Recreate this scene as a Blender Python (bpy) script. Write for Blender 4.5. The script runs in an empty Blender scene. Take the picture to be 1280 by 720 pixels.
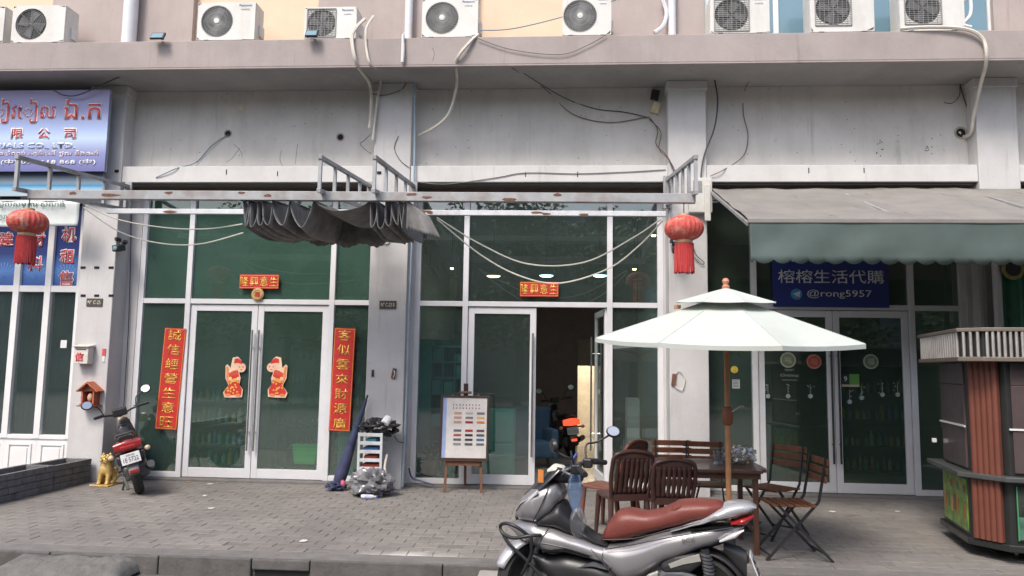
import bpy, bmesh, math, random
from mathutils import Vector, Matrix, noise
random.seed(7)
PI = math.pi
SC = bpy.context.scene
COL = SC.collection
V = Vector

# ------------------------------------------------------------------ camera
CAMH, CAMY, FPX = 1.62, -10.5, 950.0
def cam_axes(yaw, pit, rol):
    cy, sy, cp, sp = math.cos(yaw), math.sin(yaw), math.cos(pit), math.sin(pit)
    fw = V((-sy*cp, cy*cp, sp)); r = V((cy, sy, 0)); u = r.cross(fw)
    c, s = math.cos(rol), math.sin(rol)
    return c*r + s*u, -s*r + c*u, fw
CR, CU, CF = cam_axes(math.radians(3.749), math.radians(5.938), math.radians(0.860))
CPOS = V((0, CAMY, CAMH))
cd = bpy.data.cameras.new('camera'); cam = bpy.data.objects.new('camera', cd); COL.objects.link(cam)
M = Matrix((CR, CU, -CF)).transposed().to_4x4(); M.translation = CPOS
cam.matrix_world = M
cd.sensor_width = 36; cd.lens = 36*FPX/1280; cd.clip_end = 500; cd.clip_start = .05
SC.camera = cam
# ------------------------------------------------------------------ sky, sun, exposure
SUN_EL, SUN_AZ = math.radians(52), math.radians(205)     # azimuth clockwise from +Y
w = bpy.data.worlds.new("World"); SC.world = w; w.use_nodes = True
nt = w.node_tree
sky = nt.nodes.new('ShaderNodeTexSky'); sky.sky_type = 'NISHITA'; sky.sun_disc = False
sky.sun_elevation = SUN_EL; sky.sun_rotation = SUN_AZ; sky.dust_density = 3.5; sky.air_density = 1.0; sky.ozone_density = .6
nt.links.new(sky.outputs[0], nt.nodes['Background'].inputs[0]); nt.nodes['Background'].inputs[1].default_value = .15
ld = bpy.data.lights.new('sun', 'SUN'); ld.energy = 1.7; ld.angle = math.radians(17); ld.color = (1, .95, .88)
sun = bpy.data.objects.new('sun', ld); COL.objects.link(sun)
sd = V((math.sin(SUN_AZ)*math.cos(SUN_EL), math.cos(SUN_AZ)*math.cos(SUN_EL), math.sin(SUN_EL)))
sun.rotation_euler = sd.to_track_quat('Z', 'Y').to_euler()
SC.view_settings.view_transform = 'Standard'; SC.view_settings.look = 'None'
SC.view_settings.exposure = 0.7; SC.view_settings.gamma = 1
try:
    SC.cycles.transparent_max_bounces = 24; SC.cycles.max_bounces = 8; SC.cycles.caustics_reflective = False
except Exception: pass

# ------------------------------------------------------------------ pixel (1280x720) -> world
def ray(px, py):
    return (CF + CR*((px-640)/FPX) + CU*((360-py)/FPX))
def P(px, py, Y):                       # hit of the sight line with the plane y=Y
    d = ray(px, py); t = (Y-CAMY)/d.y
    return CPOS + d*t
def G(px, py, z=0.0):
    d = ray(px, py); t = (z-CAMH)/d.z
    return CPOS + d*t
def PX(px, py, Y): return P(px, py, Y).x
def PZ(px, py, Y): return P(px, py, Y).z

# ------------------------------------------------------------------ materials
MATS = {}
def mat(name, col, rough=.6, metal=0., var=.12, scale=6., bump=.0, bscale=40., dirt=0., dcol=(.12,.1,.08), streak=0., coat=0., spec=.5, emis=0., trans=0., extra=None):
    if name in MATS: return MATS[name]
    m = bpy.data.materials.new(name); m.use_nodes = True; MATS[name] = m
    n = m.node_tree.nodes; l = m.node_tree.links
    b = n['Principled BSDF']
    b.inputs['Roughness'].default_value = rough; b.inputs['Metallic'].default_value = metal
    b.inputs['Coat Weight'].default_value = coat; b.inputs['Coat Roughness'].default_value = .08
    b.inputs['Specular IOR Level'].default_value = spec
    if trans: b.inputs['Transmission Weight'].default_value = trans
    if emis:
        b.inputs['Emission Color'].default_value = (*col, 1); b.inputs['Emission Strength'].default_value = emis
    g = n.new('ShaderNodeNewGeometry')
    def nz(sc, det=5, vec=None, rg=.6):
        t = n.new('ShaderNodeTexNoise'); t.inputs['Scale'].default_value = sc; t.inputs['Detail'].default_value = det; t.inputs['Roughness'].default_value = rg
        l.new(vec or g.outputs['Position'], t.inputs['Vector']); return t.outputs['Fac']
    def mix(fac, a, c2, mode='MIX'):
        x = n.new('ShaderNodeMix'); x.data_type = 'RGBA'; x.blend_type = mode
        if isinstance(fac, float): x.inputs[0].default_value = fac
        else: l.new(fac, x.inputs[0])
        for i, s in ((6, a), (7, c2)):
            if isinstance(s, tuple): x.inputs[i].default_value = (*s[:3], 1)
            else: l.new(s, x.inputs[i])
        return x.outputs[2]
    def ramp(s, a, c2):
        r = n.new('ShaderNodeMapRange'); r.inputs[1].default_value = a; r.inputs[2].default_value = c2; l.new(s, r.inputs[0]); return r.outputs[0]
    lo = tuple(c*(1-var) for c in col); hi = tuple(min(1, c*(1+var)) for c in col)
    c = mix(ramp(nz(scale), .3, .7), lo, hi)
    if extra: c = extra(n, l, g, nz, mix, ramp, c)
    if streak:
        mp = n.new('ShaderNodeMapping'); mp.inputs['Scale'].default_value = (1.9, 1.9, .28); l.new(g.outputs['Position'], mp.inputs[0])
        s = ramp(nz(1.6, 9, mp.outputs[0], .68), .50, .78)
        mu = n.new('ShaderNodeMath'); mu.operation = 'MULTIPLY'; mu.inputs[1].default_value = streak; l.new(s, mu.inputs[0])
        c = mix(mu.outputs[0], c, dcol)
        mp = n.new('ShaderNodeMapping'); mp.inputs['Scale'].default_value = (9, 9, .45); l.new(g.outputs['Position'], mp.inputs[0])
        s = ramp(nz(1.1, 4, mp.outputs[0]), .60, .74); s3 = ramp(nz(.8, 4), .45, .6)
        m3 = n.new('ShaderNodeMath'); m3.operation = 'MULTIPLY'; l.new(s, m3.inputs[0]); l.new(s3, m3.inputs[1])
        mu = n.new('ShaderNodeMath'); mu.operation = 'MULTIPLY'; mu.inputs[1].default_value = min(.8, streak*2.2); l.new(m3.outputs[0], mu.inputs[0])
        c = mix(mu.outputs[0], c, dcol)
    if dirt:
        s = ramp(nz(scale*.35, 8), .5, .72)
        mu = n.new('ShaderNodeMath'); mu.operation = 'MULTIPLY'; mu.inputs[1].default_value = dirt; l.new(s, mu.inputs[0])
        c = mix(mu.outputs[0], c, dcol)
        s2 = ramp(nz(scale*9, 3), .62, .72)
        mu2 = n.new('ShaderNodeMath'); mu2.operation = 'MULTIPLY'; mu2.inputs[1].default_value = dirt*.6; l.new(s2, mu2.inputs[0])
        c = mix(mu2.outputs[0], c, dcol)
    l.new(c, b.inputs['Base Color'])
    if rough < .9:
        r = n.new('ShaderNodeMapRange'); r.inputs[3].default_value = max(0, rough-.08); r.inputs[4].default_value = min(1, rough+.12); l.new(nz(scale*2.3), r.inputs[0]); l.new(r.outputs[0], b.inputs['Roughness'])
    if bump:
        bp = n.new('ShaderNodeBump'); bp.inputs['Strength'].default_value = bump; bp.inputs['Distance'].default_value = .01
        l.new(nz(bscale, 8), bp.inputs['Height']); l.new(bp.outputs[0], b.inputs['Normal'])
    return m

def glass(name, tint, refl=.06, film_haze=None):
    if name in MATS: return MATS[name]
    m = bpy.data.materials.new(name); m.use_nodes = True; MATS[name] = m
    n = m.node_tree.nodes; l = m.node_tree.links; n.remove(n['Principled BSDF'])
    tr = n.new('ShaderNodeBsdfTransparent'); tr.inputs[0].default_value = (*tint, 1)
    gl = n.new('ShaderNodeBsdfGlossy'); gl.inputs['Roughness'].default_value = .015; gl.inputs[0].default_value = (1, 1, 1, 1)
    lw = n.new('ShaderNodeLayerWeight'); lw.inputs[0].default_value = .5
    pw = n.new('ShaderNodeMath'); pw.operation = 'POWER'; pw.inputs[1].default_value = 4; l.new(lw.outputs['Facing'], pw.inputs[0])
    mr = n.new('ShaderNodeMapRange'); mr.inputs[3].default_value = refl; mr.inputs[4].default_value = 1; l.new(pw.outputs[0], mr.inputs[0])
    base = tr.outputs[0]
    tx = n.new('ShaderNodeTexNoise'); tx.inputs['Scale'].default_value = 1.3
    g = n.new('ShaderNodeNewGeometry'); l.new(g.outputs['Position'], tx.inputs['Vector'])
    bp = n.new('ShaderNodeBump'); bp.inputs['Strength'].default_value = .06; bp.inputs['Distance'].default_value = .02; l.new(tx.outputs[0], bp.inputs['Height']); l.new(bp.outputs[0], gl.inputs['Normal'])
    if film_haze:
        df = n.new('ShaderNodeBsdfDiffuse'); df.inputs[0].default_value = (*film_haze[0], 1)
        ms0 = n.new('ShaderNodeMixShader'); 
        t2 = n.new('ShaderNodeTexNoise'); t2.inputs['Scale'].default_value = 3; t2.inputs['Detail'].default_value = 8; l.new(g.outputs['Position'], t2.inputs['Vector'])
        m2 = n.new('ShaderNodeMapRange'); m2.inputs[3].default_value = film_haze[1]*.7; m2.inputs[4].default_value = film_haze[1]*1.3; l.new(t2.outputs[0], m2.inputs[0]); l.new(m2.outputs[0], ms0.inputs[0])
        l.new(base, ms0.inputs[1]); l.new(df.outputs[0], ms0.inputs[2]); base = ms0.outputs[0]
    ms = n.new('ShaderNodeMixShader'); l.new(mr.outputs[0], ms.inputs[0]); l.new(base, ms.inputs[1]); l.new(gl.outputs[0], ms.inputs[2])
    l.new(ms.outputs[0], n['Material Output'].inputs[0])
    return m

def zgrad(name, stops, z0, z1, rough=.4):        # printed colour gradient by height, for sign prints
    m = mat(name, (.5, .5, .5), rough)
    n = m.node_tree.nodes; l = m.node_tree.links
    g = n.new('ShaderNodeNewGeometry'); s = n.new('ShaderNodeSeparateXYZ'); l.new(g.outputs['Position'], s.inputs[0])
    r = n.new('ShaderNodeMapRange'); r.inputs[1].default_value = z0; r.inputs[2].default_value = z1; l.new(s.outputs[2], r.inputs[0])
    cr = n.new('ShaderNodeValToRGB'); l.new(r.outputs[0], cr.inputs[0])
    cr.color_ramp.elements[0].position = stops[0][0]; cr.color_ramp.elements[0].color = (*stops[0][1], 1)
    cr.color_ramp.elements[1].position = stops[-1][0]; cr.color_ramp.elements[1].color = (*stops[-1][1], 1)
    for p, c in stops[1:-1]:
        e = cr.color_ramp.elements.new(p); e.color = (*c, 1)
    l.new(cr.outputs[0], n['Principled BSDF'].inputs['Base Color'])
    return m

# ------------------------------------------------------------------ mesh builder
class MB:
    def __init__(s): s.v = []; s.f = []; s.X = Matrix.Identity(4)
    def add(s, vs, fs):
        o = len(s.v); s.v += [tuple(s.X @ V(p)) for p in vs]; s.f += [tuple(i+o for i in f) for f in fs]; return s
    def box(s, x0, x1, y0, y1, z0, z1, R=None):
        vs = [(x, y, z) for x in (x0, x1) for y in (y0, y1) for z in (z0, z1)]
        if R is not None:
            c = V(((x0+x1)/2, (y0+y1)/2, (z0+z1)/2)); vs = [tuple(c + R @ (V(p)-c)) for p in vs]
        return s.add(vs, [(0,1,3,2),(4,6,7,5),(0,4,5,1),(2,3,7,6),(0,2,6,4),(1,5,7,3)])
    def bar(s, p0, p1, w, h=None, up=(0,0,1)):        # rectangular bar between two points
        h = h or w; p0 = V(p0); p1 = V(p1); d = (p1-p0).normalized(); u = V(up)
        if abs(d.dot(u)) > .98: u = V((0,1,0))
        a = d.cross(u).normalized(); b = a.cross(d).normalized()
        vs = [tuple(p + a*(sx*w/2) + b*(sz*h/2)) for p in (p0, p1) for sx, sz in ((-1,-1),(1,-1),(1,1),(-1,1))]
        return s.add(vs, [(0,1,2,3),(7,6,5,4),(0,4,5,1),(1,5,6,2),(2,6,7,3),(3,7,4,0)])
    def tube(s, pts, r, n=6, caps=True, rs=None):
        pts = [V(p) for p in pts]; k = len(pts); vs = []; fs = []
        prev = None
        for i, p in enumerate(pts):
            d = (pts[min(i+1, k-1)] - pts[max(i-1, 0)])
            d = d.normalized() if d.length > 1e-9 else V((0,0,1))
            if prev is None:
                u = V((0,0,1)) if abs(d.z) < .9 else V((1,0,0)); a = d.cross(u).normalized()
            else:
                a = (prev - d*prev.dot(d)); a = a.normalized() if a.length > 1e-6 else d.orthogonal().normalized()
            prev = a; b = d.cross(a); rr = rs[i] if rs else r
            for j in range(n):
                t = 2*PI*j/n; vs.append(tuple(p + a*(rr*math.cos(t)) + b*(rr*math.sin(t))))
        for i in range(k-1):
            for j in range(n):
                fs.append((i*n+j, i*n+(j+1) % n, (i+1)*n+(j+1) % n, (i+1)*n+j))
        if caps: fs.append(tuple(range(n-1, -1, -1))); fs.append(tuple((k-1)*n+j for j in range(n)))
        return s.add(vs, fs)
    def lathe(s, prof, c=(0,0,0), n=20, axis='Z', sx=1., sy=1.):      # prof: (r, z)
        vs = []; fs = []; k = len(prof); c = V(c)
        for r, z in prof:
            for j in range(n):
                t = 2*PI*j/n; q = V((r*math.cos(t)*sx, r*math.sin(t)*sy, z))
                if axis == 'Y': q = V((q.x, q.z, q.y))
                if axis == 'X': q = V((q.z, q.x, q.y))
                vs.append(tuple(c+q))
        for i in range(k-1):
            for j in range(n): fs.append((i*n+j, i*n+(j+1) % n, (i+1)*n+(j+1) % n, (i+1)*n+j))
        if prof[0][0] > 1e-5: fs.append(tuple(range(n-1, -1, -1)))
        if prof[-1][0] > 1e-5: fs.append(tuple((k-1)*n+j for j in range(n)))
        return s.add(vs, fs)
    def prism(s, poly, y0, y1, plane='XZ'):
        n = len(poly)
        def q(p, y): return (p[0], y, p[1]) if plane == 'XZ' else ((p[0], p[1], y) if plane == 'XY' else (y, p[0], p[1]))
        vs = [q(p, y0) for p in poly] + [q(p, y1) for p in poly]
        fs = [tuple(range(n)), tuple(range(2*n-1, n-1, -1))] + [(i, i+n, (i+1) % n+n, (i+1) % n) for i in range(n)]
        return s.add(vs, fs)
    def sphere(s, c, r, n=10, m=7, sc=(1,1,1)):
        prof = [(r*math.sin(PI*i/m), -r*math.cos(PI*i/m)) for i in range(m+1)]
        X = s.X; s.X = X @ Matrix.Translation(V(c)) @ Matrix.Diagonal((*sc, 1)); s.lathe(prof, n=n); s.X = X; return s
    def sheet(s, fn, nu, nv, th=0.):
        vs = [tuple(fn(i/nu, j/nv)) for i in range(nu+1) for j in range(nv+1)]
        fs = [(i*(nv+1)+j, (i+1)*(nv+1)+j, (i+1)*(nv+1)+j+1, i*(nv+1)+j+1) for i in range(nu) for j in range(nv)]
        return s.add(vs, fs)
    def loft(s, top, bot, wid, n=30, m=16, ex=2.6, yc=0., ends=True):
        # top/bot: (x,z) outlines; wid: (x,halfwidth). sections are superellipses in y,z
        def I(pts, x):
            if x <= pts[0][0]: return pts[0][1]
            for i in range(len(pts)-1):
                (a, fa), (b, fb) = pts[i], pts[i+1]
                if x <= b:
                    t = (x-a)/(b-a); t = t*t*(3-2*t)*.4 + t*.6; return fa + (fb-fa)*t
            return pts[-1][1]
        x0, x1 = top[0][0], top[-1][0]; vs = []; fs = []
        for i in range(n+1):
            u = i/n; u = .5-.5*math.cos(PI*u) if ends else u
            x = x0+(x1-x0)*u; zt, zb, w_ = I(top, x), I(bot, x), I(wid, x)
            c = (zt+zb)/2; h = max(.002, (zt-zb)/2)
            for j in range(m):
                t = 2*PI*(j+.5)/m; ct, st = math.cos(t), math.sin(t)
                vs.append((x, yc + w_*math.copysign(abs(ct)**(2/ex), ct), c + h*math.copysign(abs(st)**(2/ex), st)))
        for i in range(n):
            for j in range(m): fs.append((i*m+j, i*m+(j+1) % m, (i+1)*m+(j+1) % m, (i+1)*m+j))
        fs.append(tuple(range(m-1, -1, -1))); fs.append(tuple(n*m+j for j in range(m)))
        return s.add(vs, fs)
    def mesh(s, name):
        me = bpy.data.meshes.new(name); me.from_pydata(s.v, [], s.f)
        b = bmesh.new(); b.from_mesh(me); bmesh.ops.recalc_face_normals(b, faces=b.faces); b.to_mesh(me); b.free(); return me
    def build(s, name, m, parent=None, smooth=False, bevel=0., solid=0., sub=0, seg=2, mats=None):
        me = s.mesh(name); o = bpy.data.objects.new(name, me); COL.objects.link(o)
        if m: me.materials.append(m)
        if parent is not None: o.parent = parent
        if smooth:
            for p in me.polygons: p.use_smooth = True
            md = None
        if solid:
            md = o.modifiers.new('s', 'SOLIDIFY'); md.thickness = solid; md.offset = 0
        if bevel:
            md = o.modifiers.new('b', 'BEVEL'); md.width = bevel; md.segments = seg; md.limit_method = 'ANGLE'; md.angle_limit = math.radians(35)
        if sub:
            md = o.modifiers.new('u', 'SUBSURF'); md.levels = sub; md.render_levels = sub
        if smooth and not sub:
            try: me.set_sharp_from_angle(angle=math.radians(50))
            except Exception: pass
        return o
def tag(o, label, cat, group=None, kind=None):
    if label: o['label'] = label
    if cat: o['category'] = cat
    if group: o['group'] = group
    if kind: o['kind'] = kind
    return o
def thing(name, label, cat, loc=(0,0,0), rz=0., group=None, tilt=None):
    o = bpy.data.objects.new(name, None); COL.objects.link(o); o.empty_display_size = .1
    o.location = loc; o.rotation_euler = (tilt[0] if tilt else 0, tilt[1] if tilt else 0, rz)
    return tag(o, label, cat, group)
def struct(o): o['kind'] = 'structure'; return o
def dup(root, loc, rz=None, label=None, group=None, rot=None):
    r = root.copy(); COL.objects.link(r); r.location = loc
    if rz is not None: r.rotation_euler = (root.rotation_euler[0], root.rotation_euler[1], rz)
    if rot: r.rotation_euler = rot
    if label: r['label'] = label
    if group: r['group'] = group
    for ch in list(root.children):
        c = ch.copy(); COL.objects.link(c); c.parent = r
        for g in list(ch.children):
            d = g.copy(); COL.objects.link(d); d.parent = c
    return r
def smoothpts(pts, k=6):
    pts = [V(p) for p in pts]; out = []
    for i in range(len(pts)-1):
        p0 = pts[max(i-1, 0)]; p1 = pts[i]; p2 = pts[i+1]; p3 = pts[min(i+2, len(pts)-1)]
        for j in range(k):
            t = j/k; out.append(.5*((2*p1)+(p2-p0)*t+(2*p0-5*p1+4*p2-p3)*t*t+(3*p1-p0-3*p2+p3)*t**3))
    out.append(pts[-1]); return out
def text(body, m, parent, x, y, z, w=None, h=None, ext=.002, name='lettering', vertical=False, bold=0., R=None):
    """flat lettering, centred at x,z on the plane y, facing -Y, fitted to width w / height h"""
    c = bpy.data.curves.new('t', 'FONT'); c.body = body; c.size = 1; c.resolution_u = 2; c.offset = bold; c.extrude = 0
    if vertical: c.body = '\n'.join(body)
    c.align_x = 'CENTER'
    o = bpy.data.objects.new('t', c); COL.objects.link(o)
    dg = bpy.context.evaluated_depsgraph_get(); me = bpy.data.meshes.new_from_object(o.evaluated_get(dg))
    bpy.data.objects.remove(o); bpy.data.curves.remove(c)
    xs = [v.co.x for v in me.vertices] or [0, 1]; ys = [v.co.y for v in me.vertices] or [0, 1]
    cx, cy = (min(xs)+max(xs))/2, (min(ys)+max(ys))/2; W, H = max(xs)-min(xs) or 1, max(ys)-min(ys) or 1
    sx = w/W if w else None; sz = h/H if h else None
    sx = sx or sz; sz = sz or sx
    for v in me.vertices: v.co = V(((v.co.x-cx)*sx, 0, (v.co.y-cy)*sz))
    me.name = name; me.materials.clear(); me.materials.append(m)
    ob = bpy.data.objects.new(name, me); COL.objects.link(ob); ob.location = (x, y, z)
    if R: ob.rotation_euler = R
    if parent is not None: ob.parent = parent
    md = ob.modifiers.new('s', 'SOLIDIFY'); md.thickness = ext; md.offset = 0
    return ob

# ------------------------------------------------------------------ shared materials
m_pil = mat('painted_render', (.565,.555,.555), .85, var=.06, scale=2.2, bump=.25, bscale=30, dirt=.25, dcol=(.25,.24,.23), streak=.22)
m_wall = mat('upper_render', (.64,.62,.595), .88, var=.07, scale=1.4, bump=.3, bscale=22, dirt=.35, dcol=(.27,.255,.24), streak=.3)
m_band = mat('lintel_paint', (.62,.61,.60), .8, var=.05, scale=3, bump=.2, dirt=.3, dcol=(.34,.33,.31), streak=.25)
m_slab = mat('taupe_render', (.375,.325,.31), .85, var=.09, scale=1.8, bump=.3, bscale=26, dirt=.3, dcol=(.2,.17,.16), streak=.3)
m_taupe = mat('taupe_wall', (.43,.365,.345), .85, var=.06, scale=2, bump=.2, dirt=.2, dcol=(.22,.19,.18), streak=.25)
m_peach = mat('peach_wall', (.74,.58,.43), .85, var=.06, scale=2, dirt=.15, dcol=(.5,.35,.22))
m_white = mat('white_paint', (.74,.74,.74), .5, var=.04, scale=5, dirt=.15, dcol=(.4,.38,.35))
m_alu = mat('white_aluminium', (.70,.70,.72), .42, var=.04, scale=5, dirt=.12, dcol=(.35,.34,.33))
m_brownbox = mat('shutter_box', (.16,.12,.105), .7, var=.15, scale=3, streak=.3)
m_steel = mat('grey_painted_steel', (.36,.37,.38), .5, metal=.2, var=.12, scale=9, dirt=.6, dcol=(.17,.10,.07))
m_steelw = mat('pale_painted_steel', (.62,.64,.66), .5, metal=.1, var=.1, scale=9, dirt=.35, dcol=(.2,.13,.1))
m_black = mat('black_plastic', (.02,.02,.022), .45, var=.2, scale=9)
m_rub = mat('rubber', (.022,.022,.022), .75, var=.2, scale=20, dirt=.35, dcol=(.09,.08,.07))
m_chrome = mat('chrome', (.7,.7,.7), .18, metal=1., var=.05)
m_dark = mat('dark_metal', (.05,.05,.055), .45, metal=.6, var=.2, scale=10, dirt=.2)
m_gold = mat('gold_print', (.75,.47,.09), .4, metal=.3, var=.1)
m_red = mat('red_paper', (.55,.025,.02), .55, var=.14, scale=20, dirt=.15, dcol=(.3,.05,.02))
m_pvc = mat('cream_hose', (.66,.62,.54), .6, var=.1, scale=10, dirt=.4, dcol=(.28,.24,.2))
m_wireb = mat('dark_cable', (.045,.045,.05), .6, var=.2)
m_wirer = mat('reddish_cable', (.16,.09,.08), .6, var=.2)
m_wirew = mat('pale_cord', (.62,.6,.52), .7, var=.1)
m_bluew = mat('blue_grey_conduit', (.30,.40,.50), .55, var=.1, dirt=.25, dcol=(.15,.15,.15))
def pav_extra(n, l, g, nz, mix, ramp, c):
    a = n.new('ShaderNodeVertexColor'); a.layer_name = 'tone'
    c = mix(1., c, a.outputs[0], 'MULTIPLY')
    s = ramp(nz(.55, 6), .42, .68)
    mu = n.new('ShaderNodeMath'); mu.operation = 'MULTIPLY'; mu.inputs[1].default_value = .55; l.new(s, mu.inputs[0])
    c = mix(mu.outputs[0], c, (.085,.082,.08))
    s = ramp(nz(1.7, 7), .6, .75)
    mu = n.new('ShaderNodeMath'); mu.operation = 'MULTIPLY'; mu.inputs[1].default_value = .5; l.new(s, mu.inputs[0])
    c = mix(mu.outputs[0], c, (.28,.265,.245))
    s = ramp(nz(2.6, 3), .66, .72)
    mu = n.new('ShaderNodeMath'); mu.operation = 'MULTIPLY'; mu.inputs[1].default_value = .55; l.new(s, mu.inputs[0])
    c = mix(mu.outputs[0], c, (.07,.066,.063))
    s = ramp(nz(19, 2), .71, .74)
    mu = n.new('ShaderNodeMath'); mu.operation = 'MULTIPLY'; mu.inputs[1].default_value = .6; l.new(s, mu.inputs[0])
    c = mix(mu.outputs[0], c, (.05,.048,.046))
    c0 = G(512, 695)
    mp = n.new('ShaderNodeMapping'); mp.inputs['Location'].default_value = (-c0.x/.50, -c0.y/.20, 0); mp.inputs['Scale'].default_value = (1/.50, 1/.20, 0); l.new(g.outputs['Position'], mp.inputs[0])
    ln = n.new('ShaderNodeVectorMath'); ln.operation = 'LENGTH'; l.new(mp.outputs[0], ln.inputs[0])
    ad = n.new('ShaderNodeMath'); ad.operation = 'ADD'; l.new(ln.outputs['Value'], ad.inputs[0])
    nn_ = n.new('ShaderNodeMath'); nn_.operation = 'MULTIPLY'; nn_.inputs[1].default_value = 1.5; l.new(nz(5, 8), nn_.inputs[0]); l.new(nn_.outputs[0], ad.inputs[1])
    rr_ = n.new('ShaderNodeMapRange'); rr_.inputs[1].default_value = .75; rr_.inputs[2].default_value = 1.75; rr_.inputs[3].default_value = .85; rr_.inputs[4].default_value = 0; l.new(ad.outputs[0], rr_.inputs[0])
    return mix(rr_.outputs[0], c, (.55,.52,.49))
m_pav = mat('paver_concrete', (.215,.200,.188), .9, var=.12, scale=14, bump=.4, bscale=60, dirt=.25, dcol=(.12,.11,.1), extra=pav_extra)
m_joint = mat('joint_sand', (.165,.155,.146), .95, var=.3, scale=20)
m_kerb = mat('kerb_concrete', (.17,.162,.155), .9, var=.15, scale=6, bump=.5, bscale=40, dirt=.6, dcol=(.09,.085,.08), streak=.5)
m_road = mat('asphalt', (.10,.098,.095), .9, var=.25, scale=30, bump=.6, bscale=120, dirt=.4, dcol=(.19,.18,.165))
m_cem = mat('rough_cement', (.15,.145,.138), .95, var=.2, scale=12, bump=.9, bscale=60, dirt=.4, dcol=(.07,.07,.065))

# ================================================================== SETTING
YP, YB, YW = -.38, -.36, -.14          # pillar front, lintel front, upper wall plane
YK = -4.00                             # kerb inner edge
RZ = -.15
struct(MB().box(-60, 60, -90, YK-.12, RZ-.3, RZ).build('road', m_road))
struct(MB().box(-40, 40, YK-.0, 9, -.3, -.014).build('ground', m_joint))
# pavement with pavers
side = struct(MB().box(-16, 16, YK, -.02, -.013, -.006).build('sidewalk', m_joint))
PW, PD = .225, .15
def paver_mesh(w_, d_, tone, name='paver'):
    b = MB(); g = .0022; c = .004; x0, x1, y0, y1 = g, w_-g, g, d_-g
    b.add([(x0,y0,-.012),(x1,y0,-.012),(x1,y1,-.012),(x0,y1,-.012),(x0,y0,-.004),(x1,y0,-.004),(x1,y1,-.004),(x0,y1,-.004),
           (x0+c,y0+c,0),(x1-c,y0+c,0),(x1-c,y1-c,0),(x0+c,y1-c,0)],
          [(0,1,5,4),(1,2,6,5),(2,3,7,6),(3,0,4,7),(4,5,9,8),(5,6,10,9),(6,7,11,10),(7,4,8,11),(8,9,10,11)])
    return b
def set_tone(me, tones):
    ca = me.color_attributes.new('tone', 'FLOAT_COLOR', 'CORNER')
    i = 0
    for p in me.polygons:
        t = tones(p)
        for li in p.loop_indices: ca.data[li].color = (t, t*.99, t*.975, 1)
pav_meshes = []
for k in range(7):
    me = paver_mesh(PW, PD, 1).mesh('paver'); t = .94+.02*k; set_tone(me, lambda p, t=t: t); me.materials.append(m_pav); pav_meshes.append(me)
big = MB(); tones = []
rows = int((-.02-YK)/PD)
cand = []
for r in range(rows):
    y = YK+.005+r*PD; off = (r % 2)*PW/2
    for c in range(int(24/PW)):
        x = -12+c*PW+off; cand.append((r, x, y))
near = [q for q in cand if q[0] < 8 and -4.6 < q[1] < 3.9][:300]
ns = set(near)
for q in near:
    o = bpy.data.objects.new('paver', random.choice(pav_meshes)); COL.objects.link(o); o.parent = side
    sink = -.009 if random.random() < .10 else 0
    o.location = (q[1], q[2], random.uniform(-.002, .002)+sink); o.rotation_euler = (random.gauss(0, .0035), random.gauss(0, .0035), random.gauss(0, .008))
for q in cand:
    if q in ns: continue
    b = paver_mesh(PW, PD, 1); big.X = Matrix.Translation((q[1], q[2], random.uniform(-.002, .002))) @ Matrix.Rotation(random.gauss(0, .006), 4, 'Z')
    big.add(b.v, b.f); tones += [random.uniform(.92, 1.08)]*9
big.X = Matrix.Identity(4)
me = bpy.data.meshes.new('paver_field'); me.from_pydata(big.v, [], big.f); set_tone(me, lambda p: tones[p.index]); me.materials.append(m_pav)
o = bpy.data.objects.new('paver_field', me); COL.objects.link(o); o.parent = side; o['kind'] = 'stuff'
# kerb
m_kerbd = mat('shaded_stained_kerb', (.105,.10,.095), .9, var=.3, scale=7, bump=.6, dirt=.6, dcol=(.15,.14,.13), streak=.3)  # dark tone holds both dirt and painted shade of the kerb face
kerb = struct(MB().box(-30, 30, YK-.1, YK+.0, -.3, -.03).build('kerb', m_cem))
slot0, slot1 = G(322, 714, -.12).x, G(391, 714, -.12).x
x = -9.0; km = {}
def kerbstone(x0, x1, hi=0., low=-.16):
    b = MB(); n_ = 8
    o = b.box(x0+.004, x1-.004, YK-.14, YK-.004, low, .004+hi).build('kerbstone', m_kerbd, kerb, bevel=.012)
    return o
edges = [-9.3,-8.3,-7.3,-6.3,-5.3,-4.3,-3.35,slot0-.02,slot1+.02,-.95,.05,1.05,2.05,3.05,4.05,5.05,6.05,7.1,8.1]
edges = sorted(edges)
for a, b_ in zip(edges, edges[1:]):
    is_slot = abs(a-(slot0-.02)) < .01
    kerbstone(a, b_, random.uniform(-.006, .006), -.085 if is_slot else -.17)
MB().box(slot0, slot1, YK-.105, YK-.1, -.16, -.085).build('drain_mouth', m_black, kerb)
# worn concrete strip between kerb and pavers
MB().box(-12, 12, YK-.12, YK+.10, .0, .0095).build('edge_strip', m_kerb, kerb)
# cement ramp lump
def ramp_fn(u, v):
    a, b2 = G(10, 712, -.13), G(172, 716, -.13)
    x = a.x+(b2.x-a.x)*u; y = YK-.10-.42*v
    e = min(1, min(u, 1-u)*12+.02); h = (.145*(1-v**4))*e**.35
    nn = noise.noise(V((x*5, y*7, 0)))*.022 + noise.noise(V((x*19, y*21, 3)))*.014
    return (x, y, RZ-.012+max(0, h)+nn*e)
tag(MB().sheet(ramp_fn, 60, 18).build('cement_ramp', m_cem, smooth=True), 'rough cement ramp lump poured against the kerb at the left', 'ramp')
# kerb-side pale block at right of drain
tag(MB().box(G(603,714,-.1).x, G(640,714,-.1).x, YK-.36, YK-.15, RZ+.001, -.02).build('concrete_block', mat('pale_concrete', (.33,.31,.29), .9, bump=.5, dirt=.3), bevel=.02), 'pale concrete block lying in the gutter beside the big scooter', 'block')
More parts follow.
